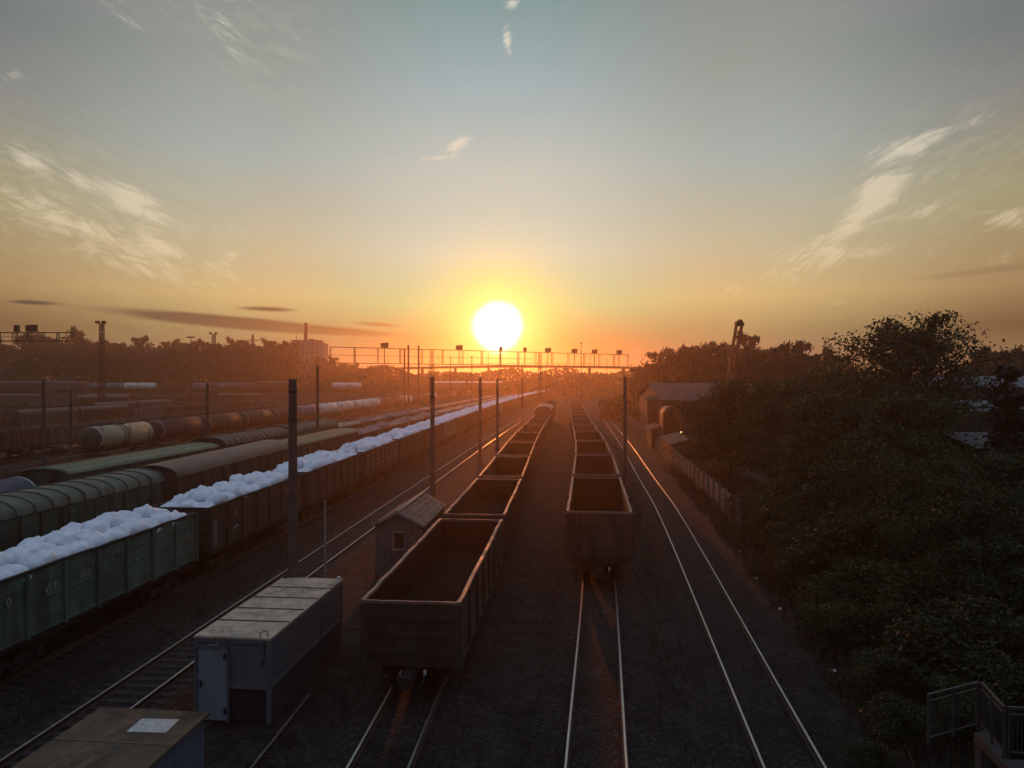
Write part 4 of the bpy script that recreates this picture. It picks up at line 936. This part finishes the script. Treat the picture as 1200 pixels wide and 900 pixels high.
# leaning lattice jib
jib = empty('crane_jib', (30.2, 110, 0)); tag(jib, 'leaning lattice crane jib rising above the trees on the right', 'crane')
b = MB(); base = Vector((0, 0, 1)); tip = Vector((3.05, 0, 17.9)); dj = (tip-base).normalized(); sj = Vector((dj.z, 0, -dj.x)); yj = Vector((0, 1, 0))
def jw(u): return .13 + .27*u
for s in (-1, 1):
    for q in (-1, 1): b.bar(base+sj*s*jw(0)+yj*q*.35, tip+sj*s*jw(1)+yj*q*.35, .20)
for i in range(10):
    a_, c_ = base.lerp(tip, i/10), base.lerp(tip, (i+1)/10); wa, wb = jw(i/10), jw((i+1)/10)
    for q in (-.35, .35):
        b.bar(c_+sj*wb+yj*q, c_-sj*wb+yj*q, .20)
        if i < 7: b.bar(a_+sj*wa+yj*q, c_-sj*wb+yj*q, .10)
b.build('lattice_boom', M_steel, jib)
b = MB(); b.box(tuple(tip+dj*.25), (1.15, 1.0, .45), ry=.18); b.tube([tip+dj*.5+yj*-.5, tip+dj*.5+yj*.5], .36, 14); b.build('jib_head', M_steel, jib)
b = MB(); b.bar((-1.2, .3, .5), (1.2, .3, 9), .08); b.build('stay', M_steel, jib)
b = MB(); b.box((-1.2, 0, 1.2), (5, 3, 1.6)); b.box((-2.6, 0, 2.8), (2, 2.4, 1.6)); b.build('crane_body', M_dark, jib)
# halls and yard to the far right
shed_box('long_hall', 'long hall with pale blue sheet roof at the right edge behind the trees', 'hall', (84, 122), (52, 14), 8.7, 1.7, 'x', -.04, M_brick, M_bluroof)
shed_box('garage_block', 'mid-distance garage block with pale roof in the gap between the trees', 'garage', (57.5, 92), (13, 9), 6.3, 1.1, 'x', -.03, M_brick, M_bluroof)
shed_box('garage_block', 'nearer low garage with two-part pale concrete roof in the gap between trees', 'garage', (38.2, 60), (7.5, 8), 4.9, .8, 'x', .05, M_brick, mat('pale_slab_roof', (.11, .105, .105), .85, var=.3, scale=.8), windows=2)
pv = shed_box('white_annex', 'small white annex wall at the far right edge', 'annex', (62.0, 92), (5, 6), 6.8, .2, 'x', 0, mat('white_render', (.5, .48, .45), .8), M_bluroof)
# ------------------------------------------------------------------ stair landing at lower right
M_step = mat('dark_step', (.022, .021, .022), .9, var=.3)  # steps coloured darker than the deck
st = empty('stair_landing', (0, 0, 0)); tag(st, 'concrete stair landing with barred metal railing at lower right', 'stairs')
zd = 2.08; A, Bc, Cl, Dr = Vector((10.66, 17.0, zd)), Vector((10.35, 15.75, zd)), Vector((9.1, 16.35, zd)), Vector((11.6, 15.55, zd))
b = MB(); top = [(10.42, 16.9), (10.75, 17.0), (10.48, 15.7), (11.9, 15.5), (11.75, 13.8), (10.0, 14.0)]
n = len(top); b.add([(x, y, zd) for x, y in top]+[(x, y, zd-.2) for x, y in top], [tuple(range(n))[::-1], tuple(range(n, 2*n))] + [(i, (i+1) % n, n+(i+1) % n, n+i) for i in range(n)]); b.build('deck', M_deck, st)
def railing(p, q, n_bars, posts):
    r = MB(); p, q = Vector(p), Vector(q)
    r.bar(p+Vector((0,0,1.08)), q+Vector((0,0,1.08)), .05, .05); r.bar(p+Vector((0,0,.94)), q+Vector((0,0,.94)), .03); r.bar(p+Vector((0,0,.14)), q+Vector((0,0,.14)), .03)
    for i in range(1, n_bars): a = p.lerp(q, i/n_bars); r.bar(a+Vector((0,0,.14)), a+Vector((0,0,.94)), .014)
    for i in range(posts+1): a = p.lerp(q, i/posts); r.bar(a, a+Vector((0,0,1.1)), .055)
    r.build('railing', M_rail, st)
railing(A, Bc, 12, 2); railing(A+Vector((-.08, .02, 0)), Cl, 16, 2); railing(Bc+Vector((.08, -.03, 0)), Dr, 14, 1)
b = MB()
for x, y in ((10.5, 16.7), (10.25, 14.3), (11.6, 14.1), (11.5, 15.4)): MB().box((x, y, .92), (.22, .22, 1.92)).build('post', M_conc, st)
for i in range(8): b.box((11.75+i*.28+.2, 14.6, zd-.2-i*.24), (.30, 1.5, .06))
b.build('side_steps', M_step, st)
# ------------------------------------------------------------------ apartment block, viaduct
ap = empty('apartment_block', (-101.5, 373, 4.8), .05); ap.scale = (.746, .746, .746); tag(ap, 'pale apartment block with a tall chimney on the skyline, left of the sun', 'building')
b = MB(); b.box((0, 0, 14), (18, 14, 36)); b.box((-8.6, 2, 13), (5, 14, 35)); b.box((9.5, 2, 13), (4.6, 14, 34)); b.build('wall', M_block, ap)
b = MB(); b.box((0, 0, 32.3), (18.4, 14.4, .6)); b.box((-8.8, 2, 30.8), (5.4, 14.4, .6)); b.box((9.6, 2, 30.3), (5, 14.4, .6)); b.box((2.5, 0, 33.1), (3, 3, 1.4)); b.build('roof', M_lowroof, ap)
for r in range(10):
    for c in range(6):
        if r*6+c >= 60: break
        b = MB(); b.box((-7.6+c*3.04, -7.03, 3.0+r*3.0), (1.4, .12, 1.5)); b.build('window', M_glass, ap)
b = MB(); b.tube([(-1.0, -1, 32), (-1.0, -1, 43.5), (-1, -1, 44.3)], [1.25, 1.05, 1.2], 14); b.build('chimney', M_brick, ap, True)
br = empty('road_bridge', (0, 0, 0)); tag(br, 'long low road bridge crossing the far end of the yard', 'bridge')
b = MB(); n = 24; pts = []
for i in range(n+1):
    t = i/n; x = -95+200*t; pts.append((x, 380-12*t, 14.2+2.0*math.sin(math.pi*t)))
for i in range(n): b.bar(pts[i], pts[i+1], 9, 1.1)
b.build('deck', M_conc, br)
b = MB()
for i in range(n): b.bar(Vector(pts[i])+Vector((0,-4.4,1.5)), Vector(pts[i+1])+Vector((0,-4.4,1.5)), .12)
for i in range(n*2): q = Vector(pts[i//2]).lerp(Vector(pts[min(n, i//2+1)]), (i % 2)*.5); b.bar(q+Vector((0,-4.4,.5)), q+Vector((0,-4.4,1.5)), .1)
b.build('parapet', M_steel, br)
for i in range(2, n-1, 2):
    b = MB(); p = pts[i]; b.box((p[0], p[1], p[2]/2-.3), (1.0, 6, p[2]-.4)); b.build('pier', M_conc, br)
for i in range(1, n, 3):
    b = MB(); p = pts[i]; b.tube([(p[0], p[1]-4, p[2]), (p[0], p[1]-4, p[2]+6.5)], .1, 6); b.bar((p[0], p[1]-4, p[2]+6.5), (p[0], p[1]-2.5, p[2]+6.8), .1); b.build('lamp_post', M_steel, br)

# ------------------------------------------------------------------ trees
def leaf_quads(C, size, r_, flat=.0, aspect=.55):
    n = len(C); a = r_.normal(size=(n, 3)); a /= np.linalg.norm(a, axis=1)[:, None]
    c = r_.normal(size=(n, 3)); c[:, 2] += flat; b = np.cross(a, c); b /= np.linalg.norm(b, axis=1)[:, None]
    s = size*r_.uniform(.6, 1.25, n)[:, None]; a = a*s; b = b*s*aspect
    V = np.stack([C-a, C+b*.9-a*.1, C+a, C-b*.9-a*.1], 1).reshape(-1, 3)
    return V
def quads_mesh(name, V, m):
    me = bpy.data.meshes.new(name); nv = len(V); nf = nv//4
    me.vertices.add(nv); me.vertices.foreach_set('co', V.astype(np.float32).ravel()); me.loops.add(nv); me.loops.foreach_set('vertex_index', np.arange(nv, dtype=np.int32))
    me.polygons.add(nf); me.polygons.foreach_set('loop_start', np.arange(0, nv, 4, dtype=np.int32)); me.polygons.foreach_set('loop_total', np.full(nf, 4, np.int32))
    me.update(); me.validate(); me.materials.append(m); return me
def make_tree(name, seed, H, Rw, nlimb, nleaf, lsize, m, trunk_frac=.22, sparse=False, slim=False):
    """unit placed at the origin; crown spread through the limbs"""
    r_ = np.random.default_rng(seed); rr = random.Random(seed); root = empty(name); t = MB(); tips = []
    top = Vector((rr.uniform(-.05, .05)*H, rr.uniform(-.05, .05)*H, H*.86)); tr = H*.018+.03
    mid = Vector((rr.uniform(-.03, .03)*H, rr.uniform(-.03, .03)*H, H*.45))
    t.tube([(0,0,-.4), (0,0,H*.15), mid, top], [tr*1.5, tr, tr*.7, tr*.15], 8)
    for i in range(nlimb):
        u = trunk_frac + (1-trunk_frac)*((i+.5)/nlimb)**.9; base = Vector((0,0,H*.15)).lerp(mid, min(1, u/.5)) if u < .5 else mid.lerp(top, min(1, (u-.5)/.5))
        an_ = i*2.399+rr.uniform(-.4, .4); rad = Rw*(math.sin(math.pi*min(1, (u-trunk_frac*.4)/(1.06-trunk_frac*.4)))**.6)*rr.uniform(.7, 1.12) if not slim else Rw*(1.05-u)*rr.uniform(.7, 1.1)
        lift = rr.uniform(.05, .22)*H*(.5+u*.6)
        end = base + Vector((math.cos(an_)*rad, math.sin(an_)*rad, lift)); md = base.lerp(end, .5) + Vector((rr.uniform(-.1, .1)*rad, rr.uniform(-.1, .1)*rad, lift*.25))
        t.tube([base, md, end], [tr*.42, tr*.25, tr*.06], 5, False)
        for k in range(5):
            q = rr.uniform(.35, 1.0); p = base.lerp(md, q*2) if q < .5 else md.lerp(end, q*2-1)
            e2 = p + Vector((rr.gauss(0, 1), rr.gauss(0, 1), rr.gauss(.35, .6)))*rad*.28
            t.tube([p, e2], [tr*.16, tr*.04], 4, False); tips.append((e2, rad)); tips.append((p.lerp(e2, .5), rad))
        tips.append((end, rad))
    for k in range(6): tips.append((top+Vector((rr.gauss(0, .05)*H, rr.gauss(0, .05)*H, rr.uniform(-.03, .09)*H)), Rw*.5))
    tb = t.build('trunk', M_bark, root)
    C = []; per = max(4, nleaf//len(tips)); 
    for (p, rad) in tips:
        n = int(per*rr.uniform(.4, 1.6)); sg = max(.25, rad*(.13 if sparse else .19)); c = r_.normal(size=(n, 3))*sg*np.array([1, 1, .62])
        C.append(c + np.array(p))
    V = leaf_quads(np.vstack(C), lsize, r_, .6)
    me = quads_mesh('crown', V, m); o = bpy.data.objects.new('crown', me); COL.objects.link(o); o.parent = root
    return root
PT = {}
def tree(kind, x, y, h, label, group=None, rz=None, w=1.0, name=None, z=None):
    if kind not in PT:
        spec = {'A': ('broadleaf_tree', 11, 9.5, 3.6, 22, 30000, .115, M_leaf, .10), 'B': ('broadleaf_tree', 12, 9.5, 3.9, 24, 30000, .11, M_leaf2, .08), 'C': ('broadleaf_tree', 13, 9.5, 3.3, 22, 28000, .12, M_leaf, .10),
                'S': ('ash_tree', 14, 14.3, 5.6, 26, 13000, .15, M_leaf, .42), 'bush': ('bush', 15, 3.2, 1.8, 14, 9000, .09, M_leaf2, .05), 'bush2': ('bush', 16, 3.0, 1.7, 13, 8000, .09, M_leaf, .05),
                'f1': ('distant_tree', 21, 20, 7.5, 18, 5200, .62, M_leafdk, .16), 'f2': ('distant_tree', 22, 20, 6.0, 16, 4600, .6, M_leafdk, .14), 'f3': ('distant_tree', 23, 20, 8.5, 18, 5200, .66, M_leafdk, .18),
                'slim': ('slim_tree', 24, 10, 1.5, 26, 5000, .2, M_leafdk, .08)}[kind]
        o = make_tree(spec[0], *spec[1:9], sparse=(kind == 'S'), slim=(kind == 'slim')); PT[kind] = (o, spec[2])
        H = spec[2]
    else:
        o = dup(PT[kind][0]); H = PT[kind][1]
    s = h/H; rt = random.Random(int(x*31+y*17)); o.location = (x, y, ground_h(x, y) if z is None else z); o.scale = (s*w, s*w, s); o.rotation_euler = (0, 0, rt.uniform(0, 6.28) if rz is None else rz)
    if name: o.name = name
    tag(o, label, 'tree' if 'bush' not in kind else 'bush', group); return o
GR = 'trees of the right-hand thicket'
near = [('A', 19.8, 68, 9.6, 'leafy tree overhanging the fence, leftmost of the right thicket'), ('B', 21.0, 57, 9.8, 'leafy tree right behind the fence end'), ('C', 20.4, 47, 8.6, 'tree at the track edge below the leftmost thicket crowns'),
        ('A', 19.8, 38.5, 7.3, 'lower tree at the front edge of the thicket, middle height'), ('B', 18.6, 31.5, 6.2, 'short bushy tree at the front of the thicket nearest the rails'), ('C', 16.8, 25.5, 4.6, 'small tree at the foot of the thicket above the stairs'),
        ('B', 26.3, 72, 10.2, 'tree in the second rank below the leaning jib'), ('C', 26.5, 61, 10.2, 'tree in the second rank right of the jib'), ('A', 24.3, 50, 9.8, 'broad tree in the middle of the thicket'), ('C', 21.6, 41.5, 8.8, 'dark tree in the thicket just left of the gap'),
        ('B', 19.0, 35, 6.6, 'tree at the lower left of the yard gap'), ('A', 17.0, 28.5, 5.4, 'dark tree above the stair landing'), ('B', 32.5, 66, 10.6, 'tree in the third rank under the big ash'), ('C', 29.5, 63, 10.0, 'tree under the left half of the big ash'),
        ('A', 26.0, 57, 9.6, 'tree directly under the big ash crown'), ('A', 25.4, 38.5, 6.2, 'tree below the yard gap'), ('C', 22.4, 31.5, 7.0, 'tree at the right edge in front of the slim dark tree'), ('B', 19.6, 27.5, 6.2, 'tree at the right edge, nearer the camera'),
        ('C', 19.5, 22.5, 5.6, 'dark tree at the right edge above the railing'), ('A', 22.3, 21.5, 7.2, 'tree cut by the right edge above the stairs'), ('B', 17.6, 18.5, 4.6, 'small dark tree right behind the railing')]
for k, x, y, h, l in near: tree(k, x, y, h, l, GR, w=1.12)
tree('S', 28.6, 55.5, 14.6, 'tall loose-crowned ash rising above the right thicket', w=1.05)
tree('S', 32.9, 60, 13.6, 'second loose-crowned ash right behind the tallest one', rz=2.0, w=.66)
tree('slim', 30.1, 45.5, 10.4, 'slim dark pointed tree at the right beside the yard gap', w=1.3)
for i, (x, y, h, l) in enumerate([(12.6, 21, 1.6, 'low scrub bush by the rails above the date corner'), (13.6, 26, 2.2, 'scrub bush on the verge, second from the stairs'), (14.6, 31, 2.6, 'leggy bush at the thicket foot beside the rails'), (16.0, 36.5, 3.0, 'taller bush at the thicket foot'), (16.6, 42, 3.0, 'bush at the near end of the concrete fence'), (17.0, 48, 2.8, 'bush covering the fence end'), (14.2, 19.5, 2.6, 'bush pressing against the stair railing'), (12.3, 16.6, 1.5, 'small bush under the stairs'), (17.6, 53, 2.6, 'bush in front of the first fence panels'), (9.0, 18.8, .9, 'tuft of scrub by the stair foot')]):
    tree('bush' if i % 2 else 'bush2', x, y, h, l, 'bushes along the right verge', w=1.1)
for i, (x, y, h) in enumerate([(11.6, 23.5, 1.5), (12.0, 27.5, 1.7), (12.9, 30.0, 2.0), (13.6, 34.5, 2.2), (14.9, 40.0, 2.2), (15.3, 44.5, 2.4), (16.2, 51, 2.3), (15.2, 27.8, 3.2), (14.2, 23.0, 3.0), (17.2, 44, 4.0), (16.4, 33.5, 4.0), (10.6, 20.6, 1.2)]):
    tree('bush2' if i % 2 else 'bush', x, y, h, ['low bush by the rails left of the stair landing, second row', 'low dark bush beside the rails past the stairs', 'knee-high bush on the verge at the thicket foot', 'rounded bush between the rails and the short front tree', 'bush by the rails just before the fence end', 'bush at the track edge below the fence end', 'bush close against the first fence panels', 'tall bush under the small front tree', 'tall bush behind the low scrub near the stairs', 'shoulder-high bush under the track-edge tree', 'shoulder-high bush in front of the short bushy tree', 'smallest tuft of bush nearest the right rail'][i], 'bushes along the right verge', w=1.25)
# right skyline trees behind
sk = [(748, 432, 190), (762, 424, 185), (775, 418, 180), (790, 413, 178), (806, 403, 175), (822, 414, 176), (840, 405, 172), (857, 408, 170), (877, 400, 176), (893, 414, 168), (906, 410, 168), (920, 413, 165), (937, 404, 165), (950, 413, 160), (965, 416, 160), (985, 420, 160), (1120, 430, 140), (1140, 422, 150), (1156, 411, 150), (1172, 424, 150), (1188, 418, 145), (1200, 416, 150), (1215, 415, 150)]
for i, (px, top, y) in enumerate(sk):
    z = 10.06 + (444-top)*y/880; side = 'right of the slim tree' if px > 1170 else ('over the pale blue hall' if px > 1100 else ('right of the leaning jib' if px > 866 else 'left of the leaning jib'))
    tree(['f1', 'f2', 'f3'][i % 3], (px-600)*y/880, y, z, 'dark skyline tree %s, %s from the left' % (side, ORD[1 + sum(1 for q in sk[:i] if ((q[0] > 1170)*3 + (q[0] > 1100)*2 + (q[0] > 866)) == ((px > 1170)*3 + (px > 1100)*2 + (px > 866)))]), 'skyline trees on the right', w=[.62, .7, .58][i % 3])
# left treeline
lt = [(-30, 404), (-8, 402), (10, 403), (36, 394), (48, 400), (61, 395), (78, 406), (93, 393), (106, 404), (119, 401), (131, 407), (141, 401), (152, 409), (164, 401), (178, 408), (190, 408), (203, 405), (215, 401), (228, 403), (240, 405), (252, 402), (264, 408), (274, 403), (286, 398), (298, 408), (311, 404), (322, 407), (333, 403), (343, 408), (356, 416), (372, 420), (388, 422), (402, 425), (418, 427)]
for i, (px, top) in enumerate(lt):
    y = 338 + (i % 3)*9 - (0 if px < 340 else -20); z = 10.06 + (444-top)*y/880 - 4.2
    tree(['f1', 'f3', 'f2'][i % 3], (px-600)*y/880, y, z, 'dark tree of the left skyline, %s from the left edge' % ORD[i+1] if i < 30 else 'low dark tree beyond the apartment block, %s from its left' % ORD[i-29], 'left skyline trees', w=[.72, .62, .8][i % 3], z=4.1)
# low undergrowth closing the foot of the left treeline, and the wood on the horizon
def belt(name, pts, n, h, depth, lsize, label, m=M_leafdk, seed=5):
    r_ = np.random.default_rng(seed); P = np.array(pts, float); seg = r_.integers(0, len(P)-1, n); t = r_.uniform(size=n)[:, None]
    C = P[seg]*(1-t) + P[seg+1]*t; C = np.hstack([C, np.zeros((n, 1))]); prof = (.65 if n < 20000 else .86)+(.35 if n < 20000 else .14)*np.sin(C[:, 0]*.11+seed)*np.sin(C[:, 0]*.043+1.3)
    C[:, 1] += r_.uniform(-depth, depth, n); zb = np.array([P[s][2] if P.shape[1] > 2 else 0 for s in seg]) if False else 0
    C[:, 2] = r_.uniform(0, 1, n)**.8*h*prof; return C
def belt_obj(name, C, lsize, label, m, z0=0, seed=1):
    C = C.copy(); C[:, 2] += z0; me = quads_mesh(name, leaf_quads(C, lsize, np.random.default_rng(seed)), m); o = bpy.data.objects.new(name, me); COL.objects.link(o); return tag(o, label, 'undergrowth', None, 'stuff')
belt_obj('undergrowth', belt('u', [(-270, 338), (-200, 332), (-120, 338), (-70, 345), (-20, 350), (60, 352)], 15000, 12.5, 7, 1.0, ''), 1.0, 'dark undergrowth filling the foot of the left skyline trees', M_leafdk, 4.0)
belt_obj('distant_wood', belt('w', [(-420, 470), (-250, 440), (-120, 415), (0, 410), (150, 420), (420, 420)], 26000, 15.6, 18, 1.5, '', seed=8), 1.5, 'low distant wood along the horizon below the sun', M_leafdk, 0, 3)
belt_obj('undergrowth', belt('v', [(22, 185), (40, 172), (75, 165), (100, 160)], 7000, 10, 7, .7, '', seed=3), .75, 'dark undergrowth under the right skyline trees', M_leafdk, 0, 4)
# weeds: on the right verge and between the tracks
def weeds(label, f_pos, n, h, m, seed):
    r_ = np.random.default_rng(seed); B = np.array([f_pos(r_) for _ in range(n)]); k = np.abs(np.sin(B[:, 0]*.9+B[:, 1]*.23)*np.cos(B[:, 1]*.31-B[:, 0]*.4)); B = B[r_.uniform(size=n) < .25+.75*k]; n = len(B)
    hh = h*r_.uniform(.35, 1.2, n); d = r_.normal(size=(n, 2))*.35*hh[:, None]; w = r_.uniform(.008, .022, n)[:, None]*(1+B[:, 1:2]/60); s = np.stack([np.ones(n), r_.normal(size=n)*.4], 1)*w
    z0 = np.zeros((n, 1)); b0 = np.hstack([B-s, z0]); b1 = np.hstack([B+s, z0]); t0 = np.hstack([B+d+s*.3, hh[:, None]]); t1 = np.hstack([B+d-s*.3, hh[:, None]])
    V = np.stack([b0, b1, t0, t1], 1).reshape(-1, 3); V[:, 2] -= .05
    me = quads_mesh('weeds', V, m); o = bpy.data.objects.new('weeds', me); COL.objects.link(o); return tag(o, label, 'weeds', None, 'stuff')
def pos_verge(r_):
    y = 14+70*r_.uniform()**1.6; return (xt('R', y) + 2.6 + 7.5*r_.uniform()**.8, y)
weeds('dry weeds and scrub on the right verge between rails and trees', pos_verge, 26000, .75, M_weed, 3)
def pos_mid(r_):
    y = 12+55*r_.uniform()**1.5; c = r_.uniform()
    if c < .35: return (xt('C', y) + r_.normal()*.75 - 1.2, y)
    if c < .6: return (xt('M', y) - 2.4 + r_.normal()*.6, y)
    if c < .8: return (xt('R', y) - 2.5 + r_.normal()*.5, y)
    return (xt('L', y) - 2.4 + r_.normal()*.6, y)
weeds('sparse low weeds growing between the near tracks', pos_mid, 9000, .28, M_weed, 9)
# pale litter by the right track
rl = random.Random(5)
for i in range(7):
    y = [26, 28.5, 33, 38, 44, 40, 30][i]; b = MB(); b.add([(-.16, -.1, .02), (.12, -.14, .05), (.2, .06, .02), (.02, .15, .09), (-.15, .1, .03), (0, 0, .12)], [(0,1,5), (1,2,5), (2,3,5), (3,4,5), (4,0,5)])
    o = b.build('litter', M_patch, None, loc=(xt('R', y)+[3.2, 3.6, 3.0, 2.9, 3.1, 3.4, 3.9][i], y, -.12)); o.rotation_euler = (0, 0, rl.uniform(0, 6)); tag(o, 'pale scrap of litter on the verge, %s along the right track from the camera' % ORD[[1, 2, 4, 5, 7, 6, 3][i]], 'litter', 'litter on the right verge')

# ------------------------------------------------------------------ haze
hz = MB(); hz.box((0, 0, 15.75), (5200, 5200, 41.5)); hm = bpy.data.materials.new('haze_air'); hm.use_nodes = True; t = hm.node_tree; t.nodes.clear()
pvn = t.nodes.new('ShaderNodeVolumePrincipled'); mo = t.nodes.new('ShaderNodeOutputMaterial'); t.links.new(pvn.outputs[0], mo.inputs['Volume'])
pvn.inputs['Color'].default_value = (.96, .76, .60, 1); pvn.inputs['Density'].default_value = .0006; pvn.inputs['Anisotropy'].default_value = .79
ho = hz.build('haze', hm); tag(ho, 'warm evening haze lying over the whole rail yard', 'haze', None, 'stuff'); ho.display_type = 'WIRE'
